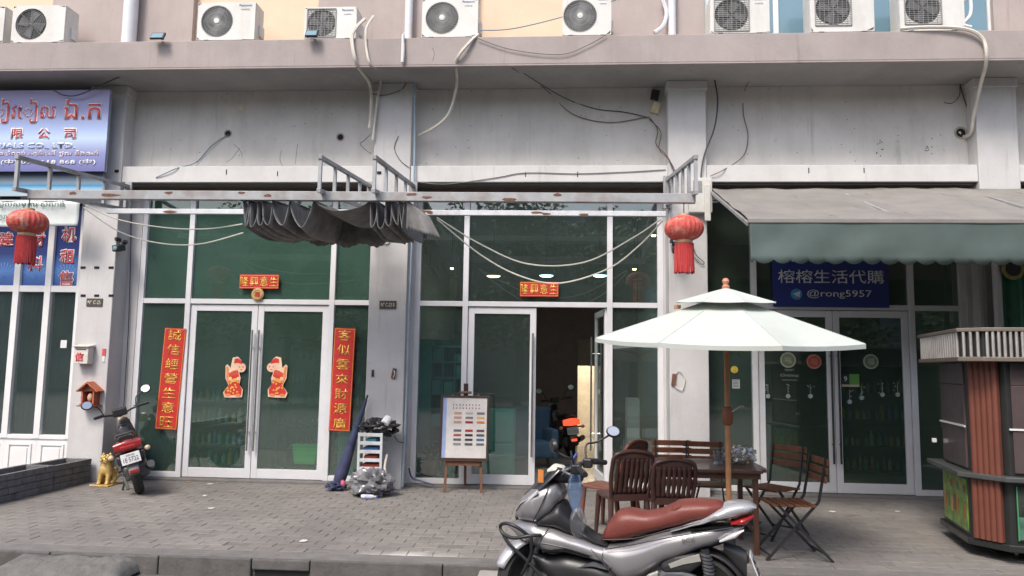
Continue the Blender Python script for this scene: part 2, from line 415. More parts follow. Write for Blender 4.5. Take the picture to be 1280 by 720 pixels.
# ================================================================== BUILDING
bld = thing('shophouse_row', 'grey rendered row of shophouse units with glazed shopfronts and a taupe ledge', 'building')
def pxr(px, py, Y): return PX(px, py, Y)
pil = [( -11.2, -10.6), (pxr(100,333,YP), pxr(143.5,333,YP)), (pxr(463,310,YP), pxr(510,310,YP)), (pxr(836,300,YP), pxr(884.5,310,YP)), (pxr(1222,180,YP), pxr(1273.5,180,YP)), (9.9, 10.5)]
ZB0, ZB1 = PZ(640,227.5,YB), PZ(640,207,YB)      # lintel bottom / top
YS = -1.0
ZS0, ZS1 = PZ(640,80.2,YS), PZ(640,45.5,YS)      # ledge bottom/top
ZTR = PZ(640,380.5,0); ZGT = PZ(640,246,0)
for (a, b_) in pil:
    MB().box(a, b_, YP, .3, -.02, ZS0-.008).build('pillar', m_pil, bld, bevel=.012)
    MB().box(a-.02, b_+.02, YP-.02, .02, ZS0-.13, ZS0-.009).build('pillar_cap', m_pil, bld, bevel=.006)
for i in range(5):
    a, b_ = pil[i][1], pil[i+1][0]
    MB().box(a, b_, YW, .3, ZB1-.05, ZS0-.009).build('wall', m_wall, bld)
    MB().box(a+.002, b_-.002, YB, .28, ZB0, ZB1).build('lintel', m_band, bld, bevel=.008)
    MB().box(a+.001, b_-.001, -.12, .2, ZGT, ZB0-.03).build('shutter_box', m_brownbox, bld)
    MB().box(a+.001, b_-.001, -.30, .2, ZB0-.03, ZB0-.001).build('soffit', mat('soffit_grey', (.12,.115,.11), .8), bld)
MB().box(-12, 12, YS, .4, ZS0, ZS1).build('ledge', m_slab, bld, bevel=.01)
MB().box(-12, 12, YS+.0, YS+.05, ZS0-.018, ZS0-.0005).build('drip_edge', m_slab, bld)
MB().box(-12, 12, YS+.051, YP+.3, ZS0-.006, ZS0-.0005).build('ledge_soffit', mat('shaded_soffit_grey', (.33,.325,.32), .9, var=.1, scale=1.5, dirt=.5, dcol=(.15,.14,.14)), bld)  # grey underside; its shading is put into the darker colour
# upper storey
YU = -.30; ZU = ZS1+2.6
segs = [(-12, pxr(0,30,YU)-.0, 'p'), (pxr(0,30,YU), pxr(70,30,YU), 'p'), (pxr(70,30,YU), pxr(245,30,YU), 't'), (pxr(245,30,YU), pxr(400,30,YU), 'p'), (pxr(400,30,YU), pxr(597,30,YU), 't'),
        (pxr(597,30,YU), pxr(762,30,YU), 'p'), (pxr(762,30,YU), pxr(882,30,YU), 't'), (pxr(882,30,YU), pxr(1237,30,YU), 'b'), (pxr(1237,30,YU), pxr(1276,30,YU), 't'), (pxr(1276,30,YU), 12, 'b')]
m_bluegl = mat('blue_window_glass', (.16,.27,.33), .12, var=.08, scale=1, spec=.8)
for a, b_, k in segs:
    if k == 't': MB().box(a, b_, YU-.10, .3, ZS1, ZU).build('upper_pier', m_taupe, bld)
    elif k == 'p': MB().box(a, b_, YU, .3, ZS1, ZU).build('upper_wall', m_peach, bld)
    else:
        f = MB(); n_ = 4
        for j in range(n_+1):
            xx = a+(b_-a)*j/n_; f.box(xx-.035, xx+.035, YU-.03, YU+.03, ZS1+.09, ZU)
        f.box(a, b_, YU-.04, YU+.04, ZS1, ZS1+.088)
        wf = f.build('window', m_white, bld)
        for j in range(n_):
            x0 = a+(b_-a)*j/n_; x1 = a+(b_-a)*(j+1)/n_
            MB().box(x0+.036, x1-.036, YU-.006, YU+.004, ZS1+.09, ZU).build('pane', m_bluegl, wf)
        MB().box(a, b_, .2, .3, ZS1, ZU).build('upper_wall', m_wall, bld)
MB().box(-12, 12, -.9, 6.6, ZU, ZU+.2).build('roof_slab', m_slab, bld)
# interior shell
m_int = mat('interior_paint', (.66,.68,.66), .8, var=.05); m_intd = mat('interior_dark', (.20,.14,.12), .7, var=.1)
m_tile = mat('floor_tile', (.42,.40,.37), .15, var=.08, scale=2)
YR = 5.6
struct(MB().box(-12, 12, .08, YR+4, -.013, .012).build('shop_floor', m_tile))
xc = [(a+b_)/2 for a, b_ in pil]
for i in range(1, 5):
    MB().box(xc[i]-.08, xc[i]+.08, .301, YR, .013, 4.25).build('partition_wall', m_int, bld)
MB().box(-12, 12, .31, YR+4, 4.26, 4.45).build('ceiling', mat('ceiling_grey', (.6,.6,.6), .9), bld)
ox0, ox1 = PX(722, 500, YR), PX(750, 500, YR); oz = PZ(735, 424, YR)
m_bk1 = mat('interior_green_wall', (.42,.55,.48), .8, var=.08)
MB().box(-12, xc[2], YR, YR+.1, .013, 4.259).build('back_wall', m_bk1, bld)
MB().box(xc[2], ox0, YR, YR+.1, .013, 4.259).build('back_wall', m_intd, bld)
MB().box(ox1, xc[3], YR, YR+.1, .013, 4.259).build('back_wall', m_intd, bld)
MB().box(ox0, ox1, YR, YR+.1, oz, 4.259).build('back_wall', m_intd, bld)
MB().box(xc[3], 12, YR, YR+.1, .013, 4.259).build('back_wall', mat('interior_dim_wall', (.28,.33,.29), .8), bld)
zt2 = PZ(735, 455, YR)
MB().box(ox0, ox1, YR+.02, YR+.08, zt2-.04, zt2+.04).box(ox0, ox1, YR+.03, YR+.06, zt2+.04, oz).build('door_transom', mat('brown_wood_panel', (.28,.2,.14), .6), bld)
# back room
m_cream = mat('cream_wall', (.80,.75,.66), .8)
MB().box(ox0-1.2, ox1+1.2, YR+2.2, YR+2.3, .013, 3).build('back_room_wall', m_cream, bld)
MB().box(ox0-1.2, ox0-1.1, YR+.11, YR+2.2, .013, 3).build('back_room_wall', m_cream, bld)
MB().box(ox1+1.1, ox1+1.2, YR+.11, YR+2.2, .013, 3).build('back_room_wall', m_cream, bld)
MB().box(ox0-1.2, ox1+1.2, YR+.11, YR+2.3, 3.0, 3.1).build('back_room_ceiling', m_cream, bld)
bl = thing('ceiling_lamp', 'lit warm ceiling lamp in the bright back room', 'lamp', ((ox0+ox1)/2, YR+1.1, 2.985))
MB().lathe([(0,0),(.2,0),(.2,-.02)], n=16).build('lamp_base', m_white, bl)
MB().lathe([(.18,-.021),(.16,-.06),(0,-.075)], n=16).build('diffuser', mat('warm_lamp', (1,.88,.68), .5, emis=120., var=0), bl, smooth=True)

# shopfronts
g_green = glass('green_tinted_glass', (.58,.72,.65), .10, film_haze=((.11,.21,.165), .36))  # all shop glass: diffuse film also holds painted haze, lifting the dark tones
g_green2 = glass('green_glass_low', (.84,.92,.88), .125, film_haze=((.13,.21,.17), .19))
g_dark = glass('dark_tinted_glass', (.84,.91,.89), .125, film_haze=((.11,.15,.14), .17))
g_dim = glass('dim_green_glass', (.76,.84,.79), .11, film_haze=((.10,.145,.115), .24))
FW = .075
def shopfront(xs, zt, ztr, zb, gl_up, gl_lo, door_cells, yc=0., widths=None, lab=None):
    """xs: mullion centres. panes above and below the transom; door cells have no lower pane"""
    f = MB()
    for i, x in enumerate(xs):
        w_ = FW/2; f.box(x-w_, x+w_, yc-.05, yc+.05, zb, zt)
    for i in range(len(xs)-1):
        a, b_ = xs[i]+FW/2, xs[i+1]-FW/2
        f.box(a, b_, yc-.045, yc+.045, ztr-.035, ztr+.035)
        f.box(a, b_, yc-.045, yc+.045, zt-.05, zt-.001)
        if i not in door_cells: f.box(a, b_, yc-.045, yc+.045, zb, zb+.07)
    fr = f.build('shopfront', m_alu, bld, bevel=.004)
    if lab: fr['label'] = lab
    for i in range(len(xs)-1):
        a, b_ = xs[i]+FW/2-.005, xs[i+1]-FW/2+.005
        MB().box(a, b_, yc-.004, yc+.004, ztr+.03, zt-.045).build('pane', gl_up, fr)
        if i not in door_cells: MB().box(a, b_, yc-.004, yc+.004, zb+.065, ztr-.03).build('pane', gl_lo, fr)
    return fr
def door(x0, x1, zb, zt, gl, handle_side, yc=0., rot=0., pivot=None, hy=-1, lock=True):
    """leaf frame built about its hinge so that it can swing; handle_side +1 right, -1 left"""
    st = .085
    hx = x0 if handle_side > 0 else x1
    b = MB(); a0, a1 = x0-hx, x1-hx
    b.box(a0, a0+st, -.022, .022, zb, zt).box(a1-st, a1, -.022, .022, zb, zt).box(a0+st, a1-st, -.021, .021, zt-.09, zt).box(a0+st, a1-st, -.021, .021, zb, zb+.13)
    d = b.build('door', m_alu, bld, bevel=.004); d.location = (hx, yc, 0); d.rotation_euler = (0, 0, rot)
    MB().box(a0+st-.004, a1-st+.004, -.004, .004, zb+.125, zt-.085).build('pane', gl, d)
    xh = (a1-st/2) if handle_side > 0 else (a0+st/2)
    zc0, zc1 = zb+.38, zb+2.05
    hb = MB()
    for s_ in (-1, 1):
        yy = s_*.075
        hb.tube([(xh, yy, zc0), (xh, yy, zc1)], .014, 8)
        for zz in (zc0+.25, zc1-.25): hb.tube([(xh, s_*.02, zz), (xh, yy, zz)], .009, 6)
    hb.build('handle', m_dark if x0 > 2 else m_chrome, d, smooth=True)
    return d
ZD0, ZD1 = .035, ZTR-.045
def gx(px, py): return PX(px, py, 0)
# bay 1
m1, m2 = gx(239.5, 330), gx(413.5, 440); dcx = gx(319, 480)
L1 = gx(181, 330)
shopfront([L1, m1, m2, pil[2][0]+.03], ZGT, ZTR, .03, g_green, g_green2, [1], lab='green glazed shopfront with double doors, between the left pillars')
door(m1+.045, dcx-.004, ZD0, ZD1, g_green2, 1); door(dcx+.004, m2-.045, ZD0, ZD1, g_green2, -1)
# strip between side of pillar 1 and frame
MB().box(pil[1][1]+.001, L1-FW/2, -.06, .1, 0, ZGT).build('side_panel', m_pil, bld)
# bay 2
a0, a1, a2, a3 = gx(522, 390), gx(582, 390), gx(762, 400), gx(825, 390)
shopfront([a0, a1, a2, a3], ZGT, ZTR, .03, g_dark, g_dark, [1], lab='dark glazed shopfront with one door leaf swung open, in the middle')
MB().box(pil[2][1]+.001, a0-FW/2, -.06, .1, 0, ZGT).build('side_panel', m_pil, bld)
MB().box(a3+FW/2, pil[3][0]-.001, -.06, .1, 0, ZGT).build('side_panel', m_pil, bld)
door(a1+.045, gx(669.5, 480), ZD0, ZD1, g_dark, 1)
door(gx(671, 480), a2-.045, ZD0, ZD1, g_dark, -1, rot=-math.radians(84))
# bay 3
b0, b1, b2, b3 = pil[3][1]-.02, gx(943.5, 480), gx(1141.5, 480), gx(1202, 395)
shopfront([b0, b1, b2, b3], ZGT, ZTR, .03, g_dim, g_dim, [1], lab='dark green glazed shopfront with double doors under the fabric awning')
cx = gx(1043, 510)
door(b1+.045, cx-.004, ZD0, ZD1, g_dim, 1); door(cx+.004, b2-.045, ZD0, ZD1, g_dim, -1)
MB().box(b3+FW/2, pil[4][0]-.001, -.08, .1, 0, ZGT).build('side_panel', m_pil, bld)
# thresholds
for i in (1, 2, 3): MB().box(pil[i][1], pil[i+1][0], -.20, .079, -.012, .028).build('threshold', m_kerb, bld, bevel=.008)
# bay 0 : white framed front with grilles and moulded lower panels
Y0 = -.12
z_a, z_b, z_c, z_d = PZ(60, 262, Y0), PZ(60, 361, Y0), PZ(60, 545, Y0), PZ(60, 594, Y0)
xr0 = PX(101, 400, Y0)
xs0 = [xr0-.02-.47*k for k in range(7)]
xs0 = xs0[::-1]
f = MB()
for x in xs0: f.box(x-.045, x+.045, Y0-.06, Y0+.05, z_c-.03, z_a+.9)
f.box(xs0[0], xs0[-1], Y0-.05, Y0+.045, z_b-.05, z_b+.04)
f.box(xs0[0], xs0[-1], Y0-.055, Y0+.045, z_c-.04, z_c+.02)
wf0 = f.build('shopfront', m_white, bld, bevel=.004); wf0['label'] = 'white framed shopfront with dark grilles at the far left'
for a, b_ in zip(xs0, xs0[1:]):
    MB().box(a+.04, b_-.04, Y0-.004, Y0+.004, z_c, z_a+.9).build('pane', g_dark, wf0)
    gr = MB()
    for k in range(1, 5): xx = a+.04+(b_-a-.08)*k/5; gr.bar((xx, Y0+.03, z_c), (xx, Y0+.03, z_b-.05), .008)
    for k in range(1, 9): zz = z_c+(z_b-z_c)*k/9; gr.bar((a+.04, Y0+.03, zz), (b_-.04, Y0+.03, zz), .008)
    gr.build('grille', m_dark, wf0)
    p = MB().box(a+.0, b_-.0, Y0-.04, Y0+.04, 0, z_c-.041).build('lower_panel', m_white, wf0, bevel=.003)
    q = MB(); x0, x1, zz0, zz1 = a+.06, b_-.06, .07, z_c-.10
    for (u0, u1, v0, v1) in ((x0, x1, zz0, zz0+.03), (x0, x1, zz1-.03, zz1), (x0, x0+.03, zz0+.031, zz1-.031), (x1-.03, x1, zz0+.031, zz1-.031)): q.box(u0, u1, Y0-.055, Y0-.0395, v0, v1)
    q.box(x0+.06, x1-.06, Y0-.05, Y0-.0395, zz0+.06, zz1-.06)
    q.build('moulding', m_white, wf0, bevel=.006)
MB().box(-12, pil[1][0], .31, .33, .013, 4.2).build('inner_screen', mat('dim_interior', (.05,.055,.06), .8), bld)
# bay 4 right of pillar 4
MB().box(pil[4][1], 10, -.02, .1, 0, ZGT).build('shop_wall', mat('green_curtain_wall', (.03,.12,.07), .7), bld)

# ================================================================== TREES ACROSS THE ROAD (mirrored in the glass)
def leafmat(name, col):
    m = mat(name, col, .6, var=.35, scale=1.2); return m
m_leaf = leafmat('leaf_green', (.12,.165,.06)); m_bark = mat('bark', (.11,.085,.06), .95, var=.3, scale=14, bump=.8)
def tree(loc, H, R, seed, label):
    rnd = random.Random(seed); t = thing('street_tree', label, 'tree', loc, 0, 'trees across the road')
    tr = MB(); tr.tube([(0,0,0),(.05,.02,H*.25),(-.06,.05,H*.5),(.02,0,H*.75)], .2, 9, rs=[.24,.18,.13,.05])
    for k in range(7):
        a = rnd.random()*6.28; z = H*(.3+.06*k); r = R*rnd.uniform(.5,.8)
        tr.tube([(0,0,z),(r*.5*math.cos(a), r*.5*math.sin(a), z+H*.1),(r*math.cos(a), r*math.sin(a), z+H*.17)], .05, 6, rs=[.08,.05,.02])
    tr.build('trunk', m_bark, t, smooth=True)
    cb = MB(); cl = [(rnd.gauss(0,.45)*R, rnd.gauss(0,.45)*R, H*rnd.uniform(.32,.98), R*rnd.uniform(.25,.48)) for _ in range(34)]
    for k in range(5200):
        cx_, cy_, cz_, cr = rnd.choice(cl); d = V((rnd.gauss(0,1), rnd.gauss(0,1), rnd.gauss(0,1))).normalized()*cr*rnd.uniform(.6,1.05)
        p = V((cx_, cy_, cz_)) + d; a = V((rnd.gauss(0,1), rnd.gauss(0,1), rnd.gauss(0,.6))).normalized(); b = a.orthogonal().normalized(); s_ = rnd.uniform(.09,.19)
        cb.add([p-a*s_, p+b*s_*.5, p+a*s_, p-b*s_*.5], [(0,1,2,3)])
    cb.build('crown', m_leaf, t)
for k, (x, H, R) in enumerate([(-13,9.5,3.4),(-7.5,8.2,3.0),(-2,10.5,3.6),(3.5,8.8,3.2),(9,10,3.5),(14.5,9,3.3)]):
    tree((x, -25-(k % 2)*2.0, RZ), H, R, k, ['leafy street tree across the road, leftmost of the row','low round street tree across the road, second from the left','tallest street tree across the road from the shophouses','leafy street tree across the road facing the open door','broad street tree across the road facing the awning','leafy street tree across the road, rightmost of the row'][k])
fp = MB()
fp.box(-40, 40, -40, -35, RZ, 11); fp.build('far_building', mat('far_render', (.24,.25,.22), .9, var=.45, scale=.35, dirt=.5)); tag(bpy.data.objects['far_building'], 'plain rendered building added unseen behind the street trees to fill the glass reflections', 'building')  # added unseen block; height and tone chosen for reflections in the shop glass

# ================================================================== AIR CONDITIONERS ON THE LEDGE
m_acw = mat('ac_casing_white', (.68,.67,.64), .5, var=.05, scale=6, dirt=.25, dcol=(.36,.32,.27), streak=.3)
m_acg = mat('ac_grille_grey', (.28,.28,.27), .5, var=.1); m_acs = mat('ac_dark_inside', (.05,.05,.05), .7); m_aclogo = mat('logo_blue', (.05,.12,.35), .5)
def ac_unit(px0, px1, pyb, kind, label, brand=True, fanside=.38, lighter=False, top=None, dust=False):
    Y = YS+.10
    x0, x1 = PX(px0, pyb, Y), PX(px1, pyb, Y); W = x1-x0; H = top or .53
    t = thing('air_conditioner', label, 'air conditioner', ((x0+x1)/2, Y, ZS1), 0, 'air conditioner units on the ledge')
    D = .28; fx = -W/2+W*fanside; fz = .045+H/2; fr = min(H*.43, .22); z0, z1 = .045, .045+H
    # casing with a round opening approximated by ring plate
    c = MB(); c.box(-W/2, W/2, .012, D, z0, z1)
    n = 28; ring = []
    sq = []
    for j in range(n):
        a = 2*PI*j/n; ring.append((fx+fr*math.cos(a), fz+fr*math.sin(a)))
        ca, sa = math.cos(a), math.sin(a)
        lx = ((W/2-fx) if ca > 0 else (W/2+fx)) / max(abs(ca), 1e-4); lz = (H/2)/max(abs(sa), 1e-4); k = min(lx, lz)
        sq.append((fx+k*ca, fz+k*sa))
    vs = [(x, -.012, z) for x, z in ring]+[(x, -.012, z) for x, z in sq]+[(x, .0121, z) for x, z in ring]
    fs = [(j, (j+1) % n, n+(j+1) % n, n+j) for j in range(n)]+[(j, 2*n+j, 2*n+(j+1) % n, (j+1) % n) for j in range(n)]
    c.add(vs, fs)
    c.box(-W/2, W/2, -.0118, .0119, z1-.012, z1); c.box(-W/2, W/2, -.0118, .0119, z0, z0+.012); c.box(-W/2, -W/2+.012, -.0117, .0118, z0, z1); c.box(W/2-.012, W/2, -.0117, .0118, z0, z1)
    c.build('casing', m_acw, t, bevel=.006)
    MB().lathe([(0,.0115),(fr-.002,.0115),(fr-.002,.0105),(0,.0105)], (fx, 0, fz), n=28, axis='Y').build('fan_well', m_acs, t)
    g = MB()
    if kind == 'spiral':
        for j in range(34):
            a = 2*PI*j/34; pts = [(fx+r*math.cos(a+q), -.016, fz+r*math.sin(a+q)) for r, q in ((fr*.2,0),(fr*.45,.18),(fr*.72,.42),(fr*.99,.75))]
            g.tube(pts, .0042, 4)
        for r in (.99,.6): g.tube([(fx+fr*r*math.cos(2*PI*j/24), -.015, fz+fr*r*math.sin(2*PI*j/24)) for j in range(25)], .0035, 4)
        MB().lathe([(0,-.03),(fr*.17,-.026),(fr*.19,-.012)], (fx, 0, fz), n=16, axis='Y').build('fan_hub', m_acw, t, smooth=True)
    elif kind == 'ring':
        for r in [k/9 for k in range(2, 10)]: g.tube([(fx+fr*r*math.cos(2*PI*j/24), -.015, fz+fr*r*math.sin(2*PI*j/24)) for j in range(25)], .0025, 4)
        for j in range(8): a = 2*PI*j/8; g.tube([(fx, -.017, fz), (fx+fr*math.cos(a), -.017, fz+fr*math.sin(a))], .003, 4)
    else:
        s_ = fr*1.03
        for j in range(17):
            q = -s_+2*s_*j/16; g.bar((fx-s_, -.016, fz+q), (fx+s_, -.016, fz+q), .004)
            if j % 2 == 0: g.bar((fx+q, -.019, fz-s_), (fx+q, -.019, fz+s_), .004)
        for q0, q1 in (((-1,-1),(1,-1)),((1,-1),(1,1)),((1,1),(-1,1)),((-1,1),(-1,-1))): g.bar((fx+s_*q0[0], -.018, fz+s_*q0[1]), (fx+s_*q1[0], -.018, fz+s_*q1[1]), .012)
    g.build('fan_grille', mat('ac_guard_pale', (.46,.46,.45), .5, dirt=.2) if kind == 'spiral' else m_acg, t)
    bl_ = MB()
    for j in range(4):
        a = j*PI/2+.4; bl_.X = Matrix.Translation((fx, .004, fz)) @ Matrix.Rotation(a, 4, 'Y'); bl_.prism([(0,0),(fr*.8,-.05),(fr*.85,.08),(fr*.2,.05)], -.002, .002)
    bl_.X = Matrix.Identity(4); bl_.build('fan_blades', mat('fan_blade_grey', (.14,.14,.15), .5), t)
    for s_ in (-1, 1): MB().box(s_*W*.33-.03, s_*W*.33+.03, -.02, D-.02, 0, z0+.001).build('foot', m_dark, t)
    if brand:
        text('Panasonic', m_aclogo, t, W/2-W*.17, -.0145, z1-.045, w=W*.22)
        text('INVERTER', m_acg, t, W/2-W*.17, -.0145, z1-.105, w=W*.14)
    MB().box(W/2-.001, W/2+.035, .12, .24, z0+.10, z0+.26).build('valve_cover', m_acw, t, bevel=.005)
    return t
ac_unit(-62, 4, 50, 'ring', 'air conditioner cut by the left picture edge at the far left of the ledge', False)
ac_unit(14, 80, 50.5, 'ring', 'white air conditioner with pale ringed fan, above the blue sign at the left', False, .36)
ac_unit(246, 318, 48.5, 'spiral', 'white air conditioner with grey spiral fan guard above the left shop with red couplets', True, .34)
ac_unit(380, 445, 48, 'square', 'older small air conditioner with dark square fan grille and cream pipes at its side', True, .33, top=.44)
ac_unit(527, 597, 46.5, 'spiral', 'white air conditioner with spiral fan guard next to the white downpipe above the second pillar', True, .36)
ac_unit(703, 764, 43, 'spiral', 'white air conditioner with spiral fan standing alone above the middle shop', True, .36)
ac_unit(888, 962, 39, 'square', 'white air conditioner with square mesh fan, leftmost of the three above the awning', True, .36, top=.5)
ac_unit(1013, 1093, 38, 'square', 'white air conditioner with square mesh fan, middle one above the awning', False, .36, top=.62)
ac_unit(1125, 1206, 36.5, 'square', 'white air conditioner with square mesh fan and coiled white pipe, rightmost on the ledge', False, .36, top=.62)

# ================================================================== PIPES, CABLES, WALL FIXTURES
def cable(name, label, cat, pts, r, m, k=7, group=None, n=6):
    pp = [P(px, py, y) for px, py, y in pts]
    o = MB().tube(smoothpts(pp, k), r, n).build(name, m, None, smooth=True); return tag(o, label, cat, group)
def pipe(name, label, px, py0, py1, Y, r, m, Z0=None, Z1=None, cat='pipe', n=10):
    a = P(px, py0, Y); z0 = Z0 if Z0 is not None else PZ(px, py1, Y); z1 = Z1 if Z1 is not None else a.z
    return tag(MB().tube([(a.x, Y, z0), (a.x, Y, z1)], r, n).build(name, m, None, smooth=True), label, cat)
m_dp = mat('white_downpipe', (.68,.69,.72), .5, var=.04, dirt=.1)
pipe('downpipe', 'white square-looking downpipe on the upper wall between the first two air conditioners', 163, 20, 50, YU-.22, .10, m_dp, Z0=ZS1, Z1=ZU)
pipe('downpipe', 'white downpipe rising from the ledge left of the spiral-fan unit beside the second pillar', 511, 20, 50, YU-.20, .055, m_dp, Z0=ZS1, Z1=ZU)
pipe('downpipe', 'white downpipe on the taupe wall right of the lone middle air conditioner', 840, 20, 42, YU-.18, .055, m_dp, Z0=ZS1, Z1=ZU)
pipe('downpipe', 'pale teal downpipe beside the leftmost mesh-fan air conditioner', 885, 20, 40, YU-.16, .04, mat('teal_pipe', (.45,.6,.6), .5), Z0=ZS1, Z1=ZU)
YE = YS-.02
cable('drain_hose', 'cream lagged hose hanging over the ledge and down to the second pillar, left strand', 'hose', [(456,24,YS+.1),(446,34,YS-.0),(440,48,YE-.02),(446,80,YE),(462,105,YP-.1),(464,135,YP-.06),(462,160,YP-.05)], .024, m_pvc)
cable('drain_hose', 'cream hose looping over the ledge beside the second pillar, right strand', 'hose', [(467,20,YS+.12),(458,36,YS),(458,60,YE),(463,80,YE),(474,88,YS+.2),(476,100,YP-.1),(471,130,YP-.05),(466,175,YP-.04)], .016, m_pvc)
cable('drain_hose', 'long pale hose curving from the spiral-fan unit down to the side of the second pillar', 'hose', [(598,43,YS+.02),(588,52,YE-.02),(571,75,YE),(571,105,YP-.2),(562,140,YP-.15),(545,158,YP-.1),(524,169,YP+.1)], .022, m_pvc)
cable('drain_hose', 'long white hose hanging from the rightmost air conditioner into a hole in the wall', 'hose', [(1125,36,YS),(1160,34,YS-.03),(1205,36,YE-.03),(1228,48,YE-.03),(1233,75,YE),(1226,105,YS+.3),(1217,145,YP-.05),(1214,165,YP+.05),(1205,171,YW+.0),(1198,165,YW+.01)], .022, m_pvc)
cable('drain_hose', 'white pipe curving down beside the white downpipe right of the lone unit', 'hose', [(826,-5,YU-.2),(833,15,YU-.2),(829,32,YU-.25),(818,41,YU-.3)], .028, m_dp)
cable('drain_hose', 'white coiled pipe behind the rightmost air conditioner', 'hose', [(1200,5,YS+.2),(1212,-2,YS+.15),(1213,18,YS+.12),(1204,30,YS+.12),(1214,34,YS+.1)], .022, m_dp)
cable('cable', 'thin pale cord dropping over the ledge edge above the second pillar', 'cable', [(505,40,YE),(505,78,YE),(504,95,YP-.12),(501,120,YP-.03),(505,135,YP-.02)], .006, m_wirew)
pipe('conduit', 'white conduit stub on the ledge face above the second pillar', 504, 43, 78, YE-.02, .02, m_dp)
cable('conduit', 'blue-grey conduit down the right edge of the second pillar', 'conduit', [(506,82,YE+.1),(514,95,YP-.1),(518,105,YP-.03),(518,200,YP-.03),(515,300,YP-.03),(511,400,YP-.03),(508,500,YP-.03),(503,608,YP-.03)], .014, m_bluew, k=3)
cable('cable', 'dark cord strung under the lone air conditioner across the ledge face', 'cable', [(597,48,YE-.01),(640,62,YE-.01),(700,68,YE-.01),(735,56,YE-.01),(758,43,YE-.01)], .006, mat('greyish_cable', (.2,.19,.18), .6))
cable('cable', 'dark cable sagging from the ledge over the middle wall to the junction box', 'cable', [(640,85,YS+.1),(680,110,YW-.05),(715,142,YW-.02),(760,153,YW-.02),(805,147,YW-.02),(812,146,YW-.03)], .006, m_wirer)
cable('cable', 'second dark cable running from the middle wall to the junction box', 'cable', [(655,92,YS+.2),(705,122,YW-.05),(745,136,YW-.02),(780,140,YW-.02),(811,147,YW-.03)], .006, m_wireb)
cable('cable', 'twisted cable dropping from the junction box to the third pillar bracket', 'cable', [(812,147,YW-.03),(822,162,YW-.05),(820,180,YW-.08),(832,193,YP-.02),(842,210,YP-.03),(848,228,YP-.03)], .007, m_wirer)
cable('cable', 'twin cable beside the twisted one left of the third pillar', 'cable', [(812,149,YW-.03),(826,165,YW-.05),(824,186,YW-.08),(836,200,YP-.02),(846,225,YP-.03)], .005, m_wireb)
cable('cable', 'dark cable hanging down the right side of the third pillar', 'cable', [(898,80,YS+.15),(893,95,YP-.05),(897,125,YP+.0),(893,160,YP+.02),(880,195,YP-.03),(876,225,YP-.06),(878,245,YP-.08)], .010, m_wireb)
cable('cable', 'reddish cable looping down the wall right of the third pillar', 'cable', [(950,82,YS+.15),(932,110,YW-.03),(929,140,YW-.02),(935,170,YW-.02),(929,195,YW-.03),(905,212,YB-.02),(888,220,YB-.02)], .006, m_wirer)
cable('cable', 'thin cable stapled along the middle lintel', 'cable', [(525,228,YB-.01),(560,230,YB-.01),(620,222,YB-.01),(657,216,YB-.01),(720,217,YB-.01),(780,215,YB-.01),(832,212,YB-.01)], .0055, mat('greyish_cable', (.2,.19,.18), .6))
cable('cable', 'blue cable coming out of a wall hole above the left shop', 'cable', [(286,168,YW-.005),(266,181,YW-.03),(245,203,YW-.03),(222,210,YB-.01),(195,222,YB-.01)], .006, mat('blue_cable', (.10,.2,.28), .6))
cable('cable', 'reddish cable tied across the front of the second pillar near its top', 'cable', [(464,117,YP-.03),(480,119,YP-.02),(500,113,YP-.02),(508,104,YP-.05)], .006, m_wirer)
cable('cable', 'thin loose wire on the lower face of the second pillar top', 'cable', [(498,170,YP-.01),(493,185,YP-.01),(500,200,YP-.01),(512,210,YP-.01)], .004, m_wireb)
cable('cable', 'dark loose wire at the left side of the second pillar above the bracket', 'cable', [(463,168,YP-.03),(455,176,YW-.05),(450,180,YP-.05),(458,188,YP-.05),(464,192,YP-.03)], .004, m_wireb)
cable('cable', 'dark wire hanging at the right end of the awning bay wall', 'cable', [(1199,100,YW-.02),(1204,120,YW-.02),(1212,145,YW-.02),(1213,165,YW-.02)], .006, m_wireb)
cable('cable', 'short curled wire on the wall above the awning', 'cable', [(1180,128,YW-.01),(1190,129,YW-.02),(1199,120,YW-.02),(1200,108,YW-.01)], .005, m_wireb)
cable('cable', 'dark cable bundle sagging under the ledge above the left blue sign', 'cable', [(66,112,YS+.3),(80,119,YS+.32),(100,118,YS+.3),(140,100,YS+.3),(160,92,YS+.25)], .008, m_wireb)
cable('cable', 'pale power lines crossing behind the lone air conditioner', 'cable', [(600,38,YS+.1),(640,36,YS+.05),(700,22,YS+.1),(770,0,YS+.1)], .006, mat('blue_cable', (.10,.2,.28), .6))
cable('cable', 'vertical dark wire on the wall strip right of the first pillar', 'cable', [(164,265,-.09),(163,330,-.09),(160,420,-.09),(154,520,-.09),(151,600,-.09)], .006, m_wireb, k=3)
# wall holes, plates and dabs
m_hole = mat('hole_black', (.012,.012,.012), .9)
def disc(name, label, cat, px, py, Y, r, m, d=.012, n=14, sy=1.):
    p = P(px, py, Y); b = MB(); prof = [(0,-d),(r*.9,-d),(r,0)]
    b.lathe(prof, (p.x, Y, p.z), n=n, axis='Y', sy=sy); o = b.build(name, m, None); return tag(o, label, cat)
disc('filler_patch', 'round cream filler patch on the wall above the left shop', 'patch', 302, 133.5, YW, .055, mat('cream_filler', (.66,.6,.48), .9))
def wall_hole(px, py, Y, r, label):
    p = P(px, py, Y); t = thing('wall_hole', label, 'hole', (p.x, Y, p.z))
    MB().lathe([(r,-.001),(r*1.35,-.006),(r*1.5,-.001)], n=14, axis='Y').build('broken_rim', mat('raw_render', (.36,.33,.3), .95), t)
    MB().lathe([(0,-.0035),(r,-.0035),(r,-.0005)], n=14, axis='Y').build('opening', m_hole, t)
wall_hole(285, 167, YW, .04, 'dark hole in the wall with a blue cable coming out')
